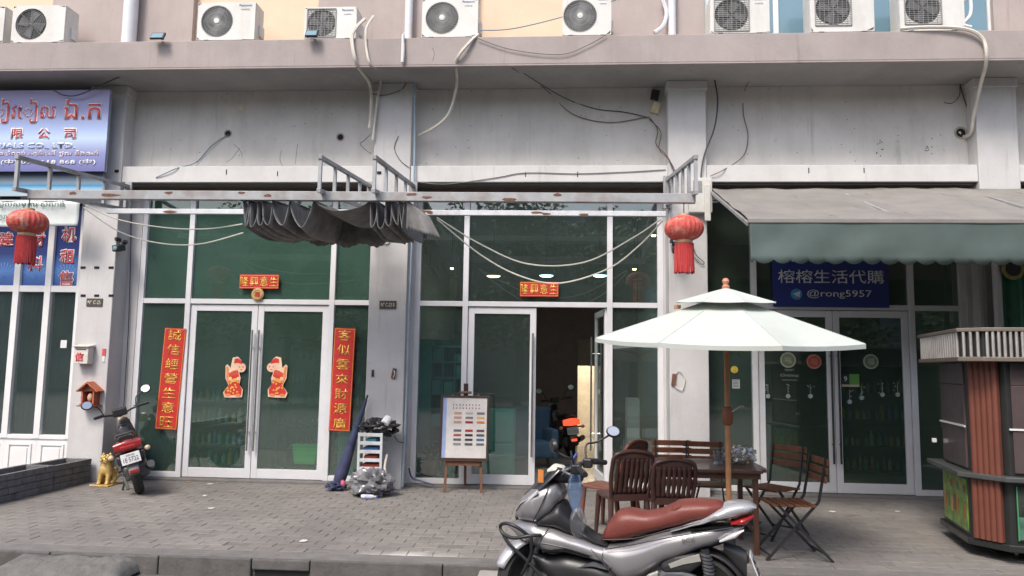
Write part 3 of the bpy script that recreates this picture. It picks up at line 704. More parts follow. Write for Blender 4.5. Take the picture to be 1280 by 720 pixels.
wall_hole(425.5, 171.5, YW, .042, 'dark square hole in the wall left of the second pillar')
wall_hole(1201, 166, YW, .06, 'hole in the wall where the long white hose ends at the right')
for i, (px, py, Y, lab) in enumerate([(146, 214, YP, 'small dark slot on the first pillar just above the left bracket'), (474, 216, YP, 'small dark square slot on the second pillar between the bracket bars')]):
    p = P(px, py, Y); tag(MB().box(p.x-.03, p.x+.03, Y-.006, Y+.001, p.z-.02, p.z+.02).build('wall_slot', m_hole), lab, 'slot')
sc_ = MB()
for (cx_, y0, y1, Y) in ((1100,165,195,YW), (1160,165,195,YW)):
    for k in range(9):
        p = P(cx_+random.uniform(-5,5), random.uniform(y0, y1), Y); sc_.lathe([(0,-.003),(.008,-.002),(.009,.001)], (p.x, Y, p.z), n=6, axis='Y')
for k in range(46):
    px = random.choice([random.uniform(190,450), random.uniform(530,825), random.uniform(900,1200)]); p = P(px, random.uniform(105,205), YW)
    sc_.lathe([(0,-.002),(.006,-.002),(.008,.001)], (p.x, YW, p.z), n=5, axis='Y')
for px, py in ((1011,213),(1080,213),(347,217),(283,215),(657,218),(722,218)):
    p = P(px, py, YB); sc_.box(p.x-.006, p.x+.006, YB-.004, YB+.001, p.z-.035, p.z+.035)
for px in (104, 121, 139):
    for py in (334.5, 369.5):
        p = P(px, py, YP); sc_.box(p.x-.035, p.x+.035, YP-.006, YP+.001, p.z-.016, p.z+.016)
sc_.build('screw_holes', m_hole, bld)['kind'] = 'stuff'
# cracks and stains with shape: thin raised lines on the wall
cr = MB()
for (pts, Y) in (([(300,185),(296,190),(290,198),(283,203)], YW), ([(292,180),(300,188),(303,196)], YW), ([(352,188),(350,200),(356,212)], YW), ([(372,180),(369,205)], YW), ([(540,60),(543,66),(541,76)], YS)):
    cr.tube(smoothpts([P(a, b_, Y) for a, b_ in pts], 3), .0028, 4)
cr.build('plaster_cracks', mat('crack_dark', (.12,.11,.1), .9), bld)['kind'] = 'stuff'
# floodlights under the ledge / on the ledge
def flood(px, py, Y, label, s_=1.):
    p = P(px, py, Y); t = thing('floodlight', label, 'floodlight', p, 0)
    MB().box(-.12*s_, .12*s_, -.09, -.06, -.05, .07, R=Matrix.Rotation(-.5, 3, 'X')).build('lamp_housing', m_dark, t, bevel=.01)
    MB().box(-.10*s_, .10*s_, -.098, -.092, -.035, .055, R=Matrix.Rotation(-.5, 3, 'X')).build('lens', m_bluegl, t)
    MB().bar((-.0,-.05,0), (0,.05,.02), .03, .02).build('bracket', m_dark, t)
flood(201, 49, YS-.03, 'small dark floodlight fixed on the ledge edge left of the spiral-fan unit', .8)
flood(392, 46, YS-.03, 'small dark floodlight in front of the older small air conditioner', .7)
for px, py, lab in ((245,105,'thin rod with a dark bulb under the ledge above the left shop'), (393,105,'thin rod with a dark bulb under the ledge left of the second pillar'), (770,102,'short rod with a dark bulb under the ledge above the middle shop')):
    p = P(px, py, YW-.12); q = P(px-14, py-9, YW-.45); t = thing('rod_fitting', lab, 'rod', p)
    MB().tube([(0,0,0), tuple(q-p)], .008, 6).build('rod', m_acg, t); MB().sphere((0,0,-.01), .035, 8, 6).build('bulb_holder', m_dark, t, smooth=True)
    MB().tube([(0,0,0), (0,.12,.0)], .007, 6).build('stub', m_dark, t)
t = thing('junction_box', 'tilted cream junction box with a black transformer left of the third pillar top', 'junction box', P(819, 136, YW), 0)
MB().box(-.055, .055, -.06, 0, -.08, .08, R=Matrix.Rotation(.35, 3, 'Y')).build('box', mat('cream_plastic', (.6,.52,.36), .6, dirt=.2), t, bevel=.006)
MB().box(-.06, .05, -.05, 0, .12, .26, R=Matrix.Rotation(.2, 3, 'Y')).build('transformer', m_dark, t, bevel=.008)
MB().tube([(0,-.03,.08),(.02,-.03,.12)], .006, 6).build('lead', m_wireb, t)

# ================================================================== LEFT SIGNS AND BANNERS
YSG = -.62
s0, s1 = P(137, 112, YSG), P(131, 214, YSG); zt, zb = s0.z, s1.z; xr = (s0.x+s1.x)/2; xl = xr-3.4
m_sgn = zgrad('sign_print_blue', [(0,(.15,.15,.36)),(.22,(.24,.27,.52)),(.40,(.50,.62,.80)),(.52,(.36,.47,.74)),(.72,(.27,.29,.54)),(1,(.31,.29,.50))], zb, zt)
t = thing('shop_signboard', 'blue signboard with red Khmer lettering and Chinese company name, upper left', 'sign', (xr, YSG, zb))
MB().box(-3.4, 0, 0, .03, 0, zt-zb).build('board', m_sgn, t)
MB().box(-3.4, .0, .031, .06, zt-zb-.05, zt-zb-.01).box(-.04, .0, .0315, .06, 0, zt-zb-.06).build('frame', m_steel, t)
for k in range(4): MB().box(-.3-.9*k, -.26-.9*k, .061, .25, .1, .14).build('standoff', m_steel, t)
m_redw = mat('red_lettering', (.60,.09,.10), .5); m_wl = mat('white_lettering', (.8,.8,.82), .5)
def stext(body, px0, px1, py, h, m, m2=None, parent=t, Y=YSG, b_=.004, yo=0.):
    a = P(px0, py, Y); c = P(px1, py, Y); z = P((px0+px1)/2, py, Y).z
    pl = parent.location
    if m2: text(body, m2, parent, (a.x+c.x)/2-pl.x, -.004+yo, z-pl.z, w=c.x-a.x+.03, h=h+.03, ext=.002, bold=b_+.022)
    return text(body, m, parent, (a.x+c.x)/2-pl.x, -.008+yo, z-pl.z, w=c.x-a.x, h=h, ext=.002, bold=b_)
stext('រៀវៀល', -20, 69, 139, .34, m_redw, m_wl); stext('ឯ.ក', 81, 126, 137, .27, m_redw, m_wl)
for ch, px in (('有', -18), ('限', 22), ('公', 55), ('司', 88)): stext(ch, px-7, px+7, 167, .135, m_redw, m_wl, b_=.01)
stext('MATERIALS CO., LTD.', -38, 93, 183, .075, mat('pale_blue_lettering', (.42,.5,.72), .5), m_wl, b_=.01)
stext('គ្រឿងសំណង់ អគ្គិសនី', -20, 68, 192, .06, mat('pink_lettering', (.6,.4,.5), .5), m_wl, b_=0)
stext('ជួល និងលក់', 75, 122, 192, .06, mat('pink_lettering', (.6,.4,.5), .5), m_wl, b_=0)
stext('012 728 168 (中) 094 618 868 (中)', -70, 120, 203, .085, m_wl, None, b_=.01)
# fabric fascia under the sign
t = thing('fascia_banner', 'light blue fascia with wavy stripes directly below the blue signboard', 'banner', P(120, 240, -.5))
a = P(124, 214, -.5); b_ = P(122, 245, -.5)
zg = zgrad('fascia_print', [(0,(.45,.52,.56)),(.3,(.30,.52,.68)),(.42,(.05,.33,.62)),(.55,(.42,.56,.66)),(.75,(.28,.36,.45)),(1,(.05,.06,.11))], b_.z, a.z)
MB().box(-3.3, .06, 0, .05, 0, a.z-b_.z).build('fascia', zg, t); t.location = (b_.x, -.5, b_.z)
# white banner
t = thing('cloth_banner', 'white cloth banner with dark green Khmer writing behind the left lantern', 'banner', P(97, 283, -.75))
o_ = t.location.copy(); c1 = P(99, 252, -.75)
Hb = c1.z-o_.z
m_ban = mat('white_banner_cloth', (.62,.66,.64), .8, var=.05)
MB().sheet(lambda u, v: (-2.2*(1-u) + .02*v, .012*math.sin(u*23+v*2)+.01*math.sin(v*5), Hb*v+.05*(1-u)*0+.01*math.sin(u*9)*(1-v)), 40, 8).build('cloth', m_ban, t, smooth=True, solid=.004)
m_dkg = mat('dark_green_lettering', (.03,.12,.10), .6)
stext('លក់និងជួលសម្ភារៈសំណង់', -30, 82, 256, .10, m_dkg, None, parent=t, Y=-.75, b_=0., yo=-.02)
stext('ក្រុមហ៊ុន គ្រឿង', -30, 24, 271, .11, m_dkg, None, parent=t, Y=-.75, b_=0., yo=-.02)
MB().tube([(-2.2,0,Hb+.01),(.02,0,Hb+.01)], .012, 6).build('rod', m_steelw, t)
# blue window posters
m_pst = None
zp0, zp1 = PZ(60, 358, Y0), PZ(60, 258, Y0)
m_pst = zgrad('poster_print_blue', [(0,(.03,.08,.28)),(.18,(.10,.24,.60)),(.4,(.02,.04,.18)),(1,(.03,.05,.22))], zp0, zp1)
words = {0: '机租售', 1: '材料', 2: '建', 3: '装饰'}
labs = ['blue window poster with red characters for machine rental, beside the first pillar', 'blue window poster with red characters behind the left lantern tassel', 'blue window poster at the left picture edge beside the lantern', 'blue window poster outside the left picture edge']
cells = list(zip(xs0, xs0[1:]))[::-1]
for k in range(3):
    a, b_ = cells[k]; t = thing('window_poster', labs[k], 'poster', ((a+b_)/2, Y0-.012, zp0))
    w_ = (b_-a)/2-.047
    MB().box(-w_, w_, -.004, 0, 0, zp1-zp0).build('sheet', m_pst, t)
    rays = MB()
    for j in range(9): ang = -1.1+j*.275; rays.prism([(0,.10),(math.sin(ang)*.19-.006,.10+math.cos(ang)*.24),(math.sin(ang)*.19+.006,.10+math.cos(ang)*.24)], -.0055, -.0045)
    rays.build('ray_print', mat('poster_ray_blue', (.18,.36,.70), .5), t)
    for j, ch in enumerate(words[k]):
        zz = (.645-.275*j)*(zp1-zp0) if k == 0 else (.58-.30*j)*(zp1-zp0)
        text(ch, m_wl, t, 0, -.007, zz, w=.235, bold=.05); text(ch, m_redw, t, 0, -.010, zz, w=.215, bold=.012)

# ================================================================== AWNING FRAMES
YF, YBK = -2.60, -.42
def bracket(pxb, pyb, name_lab, ztf, ztb, zbf, zbb, nv, xoff=0., back=YBK, front=YF):
    x = PX(pxb, pyb, YBK); t = thing('awning_bracket', name_lab, 'bracket', (x, back, 0), 0, 'awning brackets on the pillars')
    L = back-front; w_ = .045
    MB().bar((0,0,ztb), (0,-L,ztf), w_, w_).build('top_rail', m_steel, t, bevel=.003)
    MB().bar((0,0,zbb), (0,-L,zbf), w_, w_).build('bottom_rail', m_steel, t, bevel=.003)
    for k in range(nv):
        u = k/(nv-1)
        u = 1-u
        if u < .02: u = .02
        y = -L*u*.985; zt_ = ztb+(ztf-ztb)*u-.022; zb_ = zbb+(zbf-zbb)*u+.022
        MB().bar((0,y,zb_), (0,y,zt_), .036, .036).build('upright', m_steel, t)
    MB().box(-.05, .05, .0, .03, zbb-.06, ztb+.06).build('wall_plate', m_steel, t, bevel=.004)
zTF = PZ(17, 196, YF); zBF = PZ(17, 236, YF); zTB = PZ(162, 233, YBK); zBB = PZ(155, 262, YBK)
bracket(160, 235, 'grey steel awning bracket on the first pillar behind the left lantern', zTF, zTB, zBF, zBB, 5)
bracket(463, 235, 'grey steel awning bracket on the left side of the second pillar', PZ(400,196,YF), PZ(463,233,YBK), PZ(400,238,YF), PZ(463,262,YBK), 5)
bracket(517, 235, 'grey steel awning bracket on the right side of the second pillar', PZ(465,196,YF), PZ(517,233,YBK), PZ(465,238,YF), PZ(517,262,YBK), 5)
bracket(834, 228, 'grey steel awning bracket on the third pillar above the right lantern', PZ(862,196,YF), PZ(834,225,YBK), PZ(862,240,YF), PZ(834,255,YBK), 6)
def purlin(px0, px1, py, Y, h, m, label, rust=True):
    a, b_ = P(px0, py[0], Y), P(px1, py[1], Y); z0, z1 = a.z, b_.z
    t = thing('awning_beam', label, 'beam', (a.x, Y, z0)); d = b_-a
    MB().bar((0,0,0), tuple(d), h*.8, h).build('beam', m, t, bevel=.004)
    r_ = MB()
    for k in range(9):
        u = random.uniform(.03,.97); q = d*u; l_ = random.uniform(.04,.14); z = random.uniform(-h*.3, h*.3)
        pl = [(q.x+l_*math.cos(j*PI/4)*random.uniform(.6,1.1), q.z+z+.018*math.sin(j*PI/4)*random.uniform(.5,1.2)) for j in range(8)]
        r_.prism(pl, -h*.4-.0025, -h*.4+.001)
    r_.build('rust_patches', mat('rust', (.17,.075,.045), .9, var=.3, scale=30), t)['kind'] = 'stuff'
    return t
purlin(37, 869, (243.5, 248.5), -2.40, .10, m_steel, 'long rusty grey steel beam across the front of the awning brackets')
purlin(134, 832, (264.0, 267.5), -.95, .065, m_steelw, 'pale thin steel beam behind the rusty one, nearer the shopfronts')
# retracted fabric canopy
m_can = mat('faded_black_canvas', (.20,.195,.195), .85, var=.3, scale=7, dirt=.5, dcol=(.32,.31,.29), bump=.3)
YC0, YC1 = -2.38, -1.05
xs = [304, 309, 314, 321, 329, 343, 361, 392, 462, 469, 484, 490, 499, 508]
bar_z = lambda px: PZ(px, 250, YC0)
def fab(u_px):
    pass
prof = []
for i in range(len(xs)-1):
    xa, xb = PX(xs[i], 250, YC0), PX(xs[i+1], 250, YC0); za = bar_z(xs[i]); wdt = xb-xa
    drop = (.27+.05*random.random()) if wdt < .30 else (.32 if wdt < .5 else .12)
    if i == len(xs)-7+1: pass
    N = 14
    for j in range(N+(1 if i == len(xs)-2 else 0)):
        u = j/N; s_ = abs(math.sin(PI*u))**.55
        bulge = .012*math.sin(2*PI*u+i)
        prof.append((xa+wdt*u+bulge, za-drop*s_, s_))
def canfn(u, v):
    k = min(len(prof)-1, int(round(u*(len(prof)-1)))); x, z, s_ = prof[k]
    y = YC0+(YC1-YC0)*v
    sc = (.5-.5*math.cos(v*0+u*260))*.02 if v > .97 else 0
    return (x + .015*math.sin(v*7+u*30), y, z + .10*v - .09*math.sin(PI*v)*s_*.6 - .05*v*s_ - sc)
tcan = thing('retracted_canopy', 'bunched faded black canvas canopy pulled back along the steel beam', 'canopy', (0,0,0))
MB().sheet(canfn, len(prof)-1, 14).build('canvas', m_can, tcan, smooth=True, solid=.006)
# hanging rear skirt with scalloped hem (the large dark sag)
def skirt(u, v):
    px = 306+(520-306)*u
    top = V((PX(xs[0], 250, YC0)+(PX(508,250,YC0)-PX(xs[0],250,YC0))*u, YC1-.05, bar_z(400)+.06))
    dr = .27+.09*math.sin(PI*min(1, u*1.1))+.025*math.sin(u*31)
    return (top.x, top.y+.05*math.sin(u*22)*v, top.z-dr*v-(.02*abs(math.sin(u*70)) if v > .99 else 0))
MB().sheet(skirt, 120, 6).build('rear_skirt', m_can, tcan, smooth=True, solid=.005)
# loose end flap
A = P(508, 251, YC0); 
def flap(u, v):
    b0 = P(510+28*u, 252+20*u, YC0+.02); dz = .30*(1-.25*u)
    x = b0.x+.10*v*u*1.2; jag = .018*abs(math.sin(u*34)) if v > .99 else 0
    return (x, YC0-.02+.10*math.sin(u*8)*v*.4, b0.z - (dz*v) - .0*u + jag*-1)
MB().sheet(flap, 60, 8).build('end_flap', mat('faded_grey_canvas', (.20,.195,.19), .85, var=.2, scale=12, dirt=.4, bump=.3), tcan, smooth=True, solid=.005)
for px in xs:
    p = P(px, 250, YC0); MB().tube([(p.x, YC0-.05, p.z-.01), (p.x, YC1, p.z+.09)], .010, 6).build('hanger_rod', m_dark, tcan)
    # each rod hooks over the beams
# ropes
cable('rope', 'upper pale rope sagging across the middle shopfront', 'rope', [(546,272,-2.2),(600,305,-2.0),(660,330,-2.0),(730,328,-2.0),(790,298,-2.1),(826,274,-2.2)], .0085, m_wirew)
cable('rope', 'lower pale rope sagging across the middle shopfront', 'rope', [(546,274,-2.2),(600,318,-2.0),(650,345,-2.0),(700,354,-2.0),(760,336,-2.0),(800,306,-2.1),(828,276,-2.2)], .0085, m_wirew)
cable('rope', 'upper pale rope sagging across the left shopfront', 'rope', [(106,256,-2.2),(150,275,-2.1),(210,285,-2.1),(260,286,-2.1),(303,280,-2.3)], .0075, m_wirew)
cable('rope', 'lower pale rope sagging across the left shopfront', 'rope', [(104,259,-2.2),(150,290,-2.1),(200,304,-2.1),(250,305,-2.1),(304,291,-2.3)], .0075, m_wirew)
# bracket hardware and white boxes on third pillar
t = thing('meter_box', 'pale utility box with grey patches on the third pillar behind the lantern', 'utility box', P(873, 246, YP), 0)
bw = P(887, 246, YP).x-P(860, 246, YP).x; bh = P(873,225,YP).z-P(873,268,YP).z
m_ubox = mat('ivory_box', (.60,.59,.55), .6, var=.06, dirt=.3)
MB().box(-bw/2, bw/2+.02, -.11, 0, -bh/2, bh/2).build('box', m_ubox, t, bevel=.01)
MB().box(-bw*.3, bw*.1, -.116, -.1095, bh*.08, bh*.4).build('window', mat('box_window', (.25,.25,.24), .4), t)
MB().box(bw*.2, bw*.48, -.135, -.1095, -bh*.75, bh*.3).build('side_unit', m_ubox, t, bevel=.01)
# wall lamp cluster left and cctv
def cctv(px, py, Y, label):
    p = P(px, py, Y); t = thing('security_camera', label, 'security camera', p)
    MB().lathe([(0,0),(.035,0),(.035,-.02),(0,-.02)], axis='Y', n=12).build('mount', m_dark, t)
    MB().tube([(0,-.02,0),(0,-.10,-.02),(.02,-.14,-.08)], .014, 6).build('arm', m_dark, t)
    MB().box(-.05, .06, -.24, -.08, -.15, -.06, R=Matrix.Rotation(.25, 3, 'X')).build('housing', m_black, t, bevel=.012)
    MB().lathe([(0,-.255),(.03,-.25),(.032,-.22)], (0,0,-.12), axis='Y', n=12).build('lens', m_bluegl, t)
    MB().box(-.07, -.035, -.16, -.04, .0, .05).build('sensor', m_black, t, bevel=.006)
cctv(157, 303, -.25, 'black security camera on the wall beside the first pillar')
cctv(843, 305, YP, 'black security camera with loose wires on the third pillar left of the lantern')
cable('cable', 'loose black loop of wire on the third pillar right of the lantern tassel', 'cable', [(864,300,YP-.02),(870,318,YP-.03),(880,328,YP-.03),(876,330,YP-.02),(868,322,YP-.02),(860,310,YP-.02)], .005, m_wireb)
# ================================================================== LANTERNS
m_lan = mat('faded_red_lantern', (.50,.075,.06), .7, var=.25, scale=30, dirt=.9, dcol=(.60,.42,.32))
m_tas = mat('red_tassel', (.48,.05,.05), .7, var=.15, scale=40)
def lantern(px, py, Y, label):
    p = P(px, py, Y); t = thing('red_lantern', label, 'lantern', p, 0, 'red festival lanterns on the awning beam')
    n = 24; prof = []
    R_, H_ = .205, .27
    b = MB(); vs = []; m_ = 14
    for i in range(m_+1):
        a = PI*i/m_; r = max(.05, R_*math.sin(a)**.8); prof.append((r, -H_/2*math.cos(a)))
    k = len(prof); N = 48
    for r, z in prof:
        for j in range(N):
            rr = r*(1+.02*(1 if j % 2 else -1)); tt = 2*PI*j/N; vs.append((rr*math.cos(tt), rr*math.sin(tt), z))
    b.add(vs, [(i*N+j, i*N+(j+1) % N, (i+1)*N+(j+1) % N, (i+1)*N+j) for i in range(k-1) for j in range(N)])
    b.build('shade', m_lan, t)
    MB().lathe([(.085,-H_/2-.03),(.09,-H_/2-.015),(.085,-H_/2+.01)], n=20).build('lower_collar', mat('gold_trim', (.62,.42,.25), .5, metal=.3), t)
    MB().lathe([(.06,H_/2-.01),(.06,H_/2+.02),(0,H_/2+.02)], n=16).build('upper_collar', mat('gold_trim', (.62,.42,.25), .5, metal=.3), t)
    tb = MB(); rn = random.Random(px)
    for j in range(64):
        a = 2*PI*j/64; r = .095+rn.uniform(-.004,.004); x, y = r*math.cos(a), r*math.sin(a)
        tb.tube([(x,y,-H_/2-.03),(x*1.02,y*1.02,-H_/2-.2),(x*1.04+rn.gauss(0,.004),y*1.04,-H_/2-.33-rn.uniform(0,.02))], .0055, 4)
    tb.build('tassel', m_tas, t)['kind'] = 'stuff'
    MB().tube([(0,0,H_/2),(0,0,H_/2+.16)], .006, 6).build('hanger', m_wireb, t)
lantern(855, 285.5, -2.42, 'faded red lantern with tassel hanging at the third pillar')
lantern(35, 277.5, -2.42, 'faded red lantern with tassel hanging before the white banner at far left')

# ================================================================== RIGHT AWNING + BLUE SHOP SIGN
m_aw = mat('weathered_awning_fabric', (.23,.215,.20), .85, var=.14, scale=3, dirt=.45, dcol=(.17,.16,.14), streak=.3, bump=.3)
m_val = mat('grey_green_valance', (.075,.105,.098), .8, var=.12, scale=3, dirt=.2, dcol=(.09,.11,.1), streak=.35)
ab, af = P(889, 236, YP-.02), P(937, 275, -2.60)
taw = thing('fabric_awning', 'weathered grey-green fabric awning with scalloped valance over the right shop', 'awning', (0,0,0))
XR = 8.6
def awt(u, v):
    x = ab.x+(XR-ab.x)*u; y = ab.y+(af.y-ab.y)*v; z = ab.z+(af.z-ab.z)*v
    x0_ = ab.x+(af.x-ab.x)*v; x = x0_+(XR-x0_)*u
    dip = -.06*math.sin(PI*v)*abs(math.sin(u*PI*5))**.8 + .018*noise.noise(V((x*2, y*2, 0))) + .014*noise.noise(V((x*5+y*3, y*5, 4))) + .02*math.sin(x*7+v*4)*v*(1-v)
    return (x, y, z+dip)
top = MB().sheet(awt, 110, 20)
top.build('awning_top', m_aw, taw, smooth=True, solid=.006)
zf = af.z; LV = zf-PZ(1000, 325, -2.6)
def awv(u, v):
    x = af.x+(XR-af.x)*u; sc = -.045*abs(math.sin(x*PI/.18))**.7 if v > .999 else 0
    return (x, af.y-.01-.02*v+.045*noise.noise(V((x*1.5, v*1.3, 5)))*v+.012*math.sin(x*9+v*3)*v, zf-LV*v+sc)
MB().sheet(awv, 420, 10).build('valance', m_val, taw, smooth=True, solid=.004)
def aws(u, v):   # left side cheek
    a = V((ab.x+(af.x-ab.x)*u, ab.y+(af.y-ab.y)*u, ab.z+(af.z-ab.z)*u)); return (a.x, a.y, a.z-.03*v*u)
for k in range(1, 7):
    pts = [awt(k/7, v/10) for v in range(11)]
    MB().tube([(x, y, z+.001) for x, y, z in pts], .004, 5).build('seam', m_aw, taw)
MB().bar((af.x-.02, af.y, zf-.01), (XR, af.y, zf-.01), .05, .05).build('front_rail', m_aw, taw, bevel=.01)
for k in range(5):
    x = af.x+(XR-af.x)*k/4; MB().bar((x*.0+ab.x+(XR-ab.x)*k/4, ab.y-.02, ab.z-.05), (x, af.y+.03, zf-.04), .035).build('support_arm', m_steel, taw)
# blue sign with telegram-style logo
Yb = -.065
q0, q1 = P(965, 323, Yb), P(1111, 381, Yb)
t = thing('shop_sign', 'navy blue shop sign with white Chinese name and handle, hung under the awning', 'sign', ((q0.x+q1.x)/2, Yb, (q0.z+q1.z)/2-.0))
W2, H2 = (q1.x-q0.x)/2, (q0.z-q1.z)/2+.04
MB().box(-W2, W2, -.02, .01, -H2, H2+.04).build('board', mat('navy_sign_print', (.02,.035,.18), .45, var=.12, scale=3), t, bevel=.003)
m_wl2 = mat('white_vinyl', (.62,.63,.68), .5)
stext('榕榕生活代購', 972, 1104, 346, .185, m_wl2, None, parent=t, Y=Yb, b_=.004, yo=-.018)
stext('榕榕代購', 975, 1100, 321, .15, m_wl2, None, parent=t, Y=Yb, b_=.004, yo=-.018)
stext('@rong5957', 1008, 1089, 368, .125, m_wl2, None, parent=t, Y=Yb, b_=.004, yo=-.018)
p = P(995, 368, Yb)-t.location
MB().lathe([(0,-.026),(.075,-.026),(.075,-.0195)], (p.x, 0, p.z), n=24, axis='Y').build('round_logo', mat('logo_sky_blue', (.06,.25,.50), .5), t)
MB().prism([(p.x-.052,p.z+.005),(p.x+.05,p.z+.045),(p.x+.033,p.z-.045),(p.x+.005,p.z-.018),(p.x-.012,p.z-.04),(p.x-.016,p.z-.008)], -.030, -.0265).build('paper_plane', m_wl2, t)

# ================================================================== RED COUPLETS, PLATES, STICKERS
def red_paper(name, label, cat, px0, py0, px1, py1, Y, chars, vert, skew=0.):
    a, b_ = P(px0, py0, Y), P(px1, py1, Y); W, H = abs(b_.x-a.x)/2, abs(a.z-b_.z)/2; c = (a+b_)/2
    t = thing(name, label, cat, (c.x, Y, c.z), tilt=(0, skew))
    MB().box(-W, W, -.0015, .0015, -H, H).build('paper', m_red, t)
    e = MB(); m_ = .018
    for (x0, x1, z0, z1) in ((-W+.008,W-.008,H-.016,H-.010),(-W+.008,W-.008,-H+.010,-H+.016),(-W+.008,-W+.013,-H+.016,H-.016),(W-.013,W-.008,-H+.016,H-.016)): e.box(x0, x1, -.0032, -.0016, z0, z1)
    e.build('gold_border', m_gold, t)
    n = len(chars)
    for i, ch in enumerate(chars):
        if vert: zz = H-(i+.5)*2*H/n; text(ch, m_gold, t, 0, -.004, zz, w=W*1.25, h=min(W*1.35, 2*H/n*.74), bold=.003)
        else: xx = -W+(i+.5)*2*W/n; text(ch, m_gold, t, xx, -.004, 0, w=min(H*1.35, 2*W/n*.85), h=H*1.35, bold=.006)
    return t
YG = -.060
red_paper('couplet_banner', 'red paper couplet with gold characters on the glass at the left of the double doors', 'banner', 204, 410, 223, 537, YG, '誠信經營生意旺', True, skew=math.radians(2.2))
red_paper('couplet_banner', 'red paper couplet with gold characters on the glass beside the second pillar', 'banner', 417, 410, 438.5, 539, YG, '客似雲來財源廣', True, skew=math.radians(1.2))
red_paper('lintel_banner', 'small red banner with four gold characters above the left double doors', 'banner', 300, 343, 348, 361, YG, '隆興意生', False)
red_paper('lintel_banner', 'small red banner with four gold characters above the open middle doorway', 'banner', 650, 352, 698, 371, YG, '隆興意生', False)
p = P(322, 368, YG-.01); t = thing('round_ornament', 'round pale gold ornament hanging below the small red banner on the left shop', 'ornament', p)
MB().lathe([(0,-.012),(.05,-.012),(.085,-.008),(.092,0),(0,0)], n=20, axis='Y').build('medallion', mat('tan_gold', (.50,.33,.17), .6, var=.3, scale=60), t)
rb = MB(); rb.tube([(.065*math.cos(j*PI/8), -.013, .065*math.sin(j*PI/8)) for j in range(17)], .006, 5); rb.build('raised_ring', m_gold, t)
text('福', m_red, t, 0, -.015, 0, w=.075, bold=.02)
def number_plate(px, py, body, label):
    p = P(px, py, YP); t = thing('house_number_plate', label, 'number plate', p)
    MB().box(-.115, .115, -.012, 0, -.055, .055).build('plate', mat('brown_plate', (.07,.055,.045), .5), t, bevel=.003)
    text(body, mat('plate_cream', (.6,.55,.45), .5), t, 0, -.0145, 0, w=.185, h=.055, bold=.01)
number_plate(118.5, 378, 'N° C-25', 'brown house number plate reading C-25 on the first pillar')
number_plate(485, 381, 'N° C-23 B', 'brown house number plate reading C-23 on the second pillar')
# generic fortune-child door stickers
def door_child(px, py, flip, label):
    p = P(px, py, -.028); t = thing('door_sticker', label, 'sticker', p); s_ = flip
    W, H = .155, .275
    out = [(-.8,.55),(-.62,.62),(-.35,.45),(-.2,.95),(.25,1.0),(.6,.82),(.62,.45),(.45,.2),(.6,-.05),(.5,-.35),(.85,-.6),(.8,-.95),(.1,-.98),(-.75,-.98),(-.9,-.75),(-.45,-.4),(-.75,-.05)]
    q = lambda pts, k=1.: [(x*W*s_*k, z*H*k) for x, z in pts]
    m_pc, m_or = mat('sticker_cream', (.72,.52,.36), .5), mat('sticker_orange', (.72,.22,.06), .5)
    MB().prism(q(out, 1.05), -.0008, 0).build('paper_edge', m_pc, t); MB().prism(q([(-.74,.42),(-.45,.2),(-.1,.33),(.35,.38),(.42,.18),(.55,-.05),(.45,-.35),(.8,-.6),(.75,-.9),(-.7,-.92),(-.84,-.75),(-.42,-.4),(-.7,-.05)]), -.0013, -.0009).build('costume', mat('sticker_red', (.55,.07,.04), .5, var=.3, scale=60), t)
    MB().prism(q([(-.5,.05),(.4,.15),(.5,-.3),(.75,-.6),(.72,-.9),(-.7,-.9),(-.78,-.72),(-.4,-.35)]), -.0026, -.0013).build('robe', m_red, t)
    MB().prism(q([(-.78,.5),(-.60,.56),(-.35,-.3),(-.58,-.28)]), -.0038, -.0027).build('scroll', m_or, t)
    MB().lathe([(0,-.0042),(.066,-.0042),(.066,-.0027)], (.10*s_*1.0, 0, .135), n=16, axis='Y').build('face', mat('sticker_skin', (.75,.45,.32), .5), t)
    MB().prism([(W*s_*x, H*z) for x, z in ((-.05,.72),(.0,.93),(.3,.97),(.62,.86),(.72,.66),(.3,.74))], -.0055, -.0043).build('cap', m_red, t)
    e = MB()
    for dx in (-.025,.025): e.lathe([(0,-.0062),(.008,-.006),(.008,-.0045)], (.10*s_+dx, 0, .145), n=8, axis='Y')
    e.prism([(.10*s_-.018,.11),(.10*s_+.018,.11),(.10*s_,.10)], -.006, -.0045); e.build('eyes_and_mouth', m_black, t)
    g = MB()
    for k in range(16):
        a = random.uniform(-.55,.5); z = random.uniform(-.85,-.1); g.lathe([(0,-.0036),(.013,-.0034),(.014,-.0028)], (a*W*s_,0,z*H), n=6, axis='Y')
    g.prism(q([(-.3,-.12),(.35,-.02),(.3,-.2),(-.3,-.28)]), -.0037, -.0028); g.build('gold_pattern', m_gold, t)['kind'] = 'stuff'
    for dx in (-.35, .45): MB().lathe([(0,-.0045),(.026,-.0043),(.028,-.0028)], (dx*W*s_,0,.2*0-.02), n=8, axis='Y').build('hand', mat('sticker_skin', (.75,.45,.32), .5), t)
    for dx in (-.45, .45): MB().lathe([(0,-.0045),(.04,-.0043),(.042,-.0028)], (dx*W*s_,0,-.9*H), n=8, axis='Y', sy=.5).build('shoe', m_or, t)
door_child(292.5, 471.5, 1, 'red and gold child sticker with scroll on left leaf of the left double doors')
door_child(347.5, 471.5, -1, 'red and gold child sticker with scroll on right leaf of the left double doors')
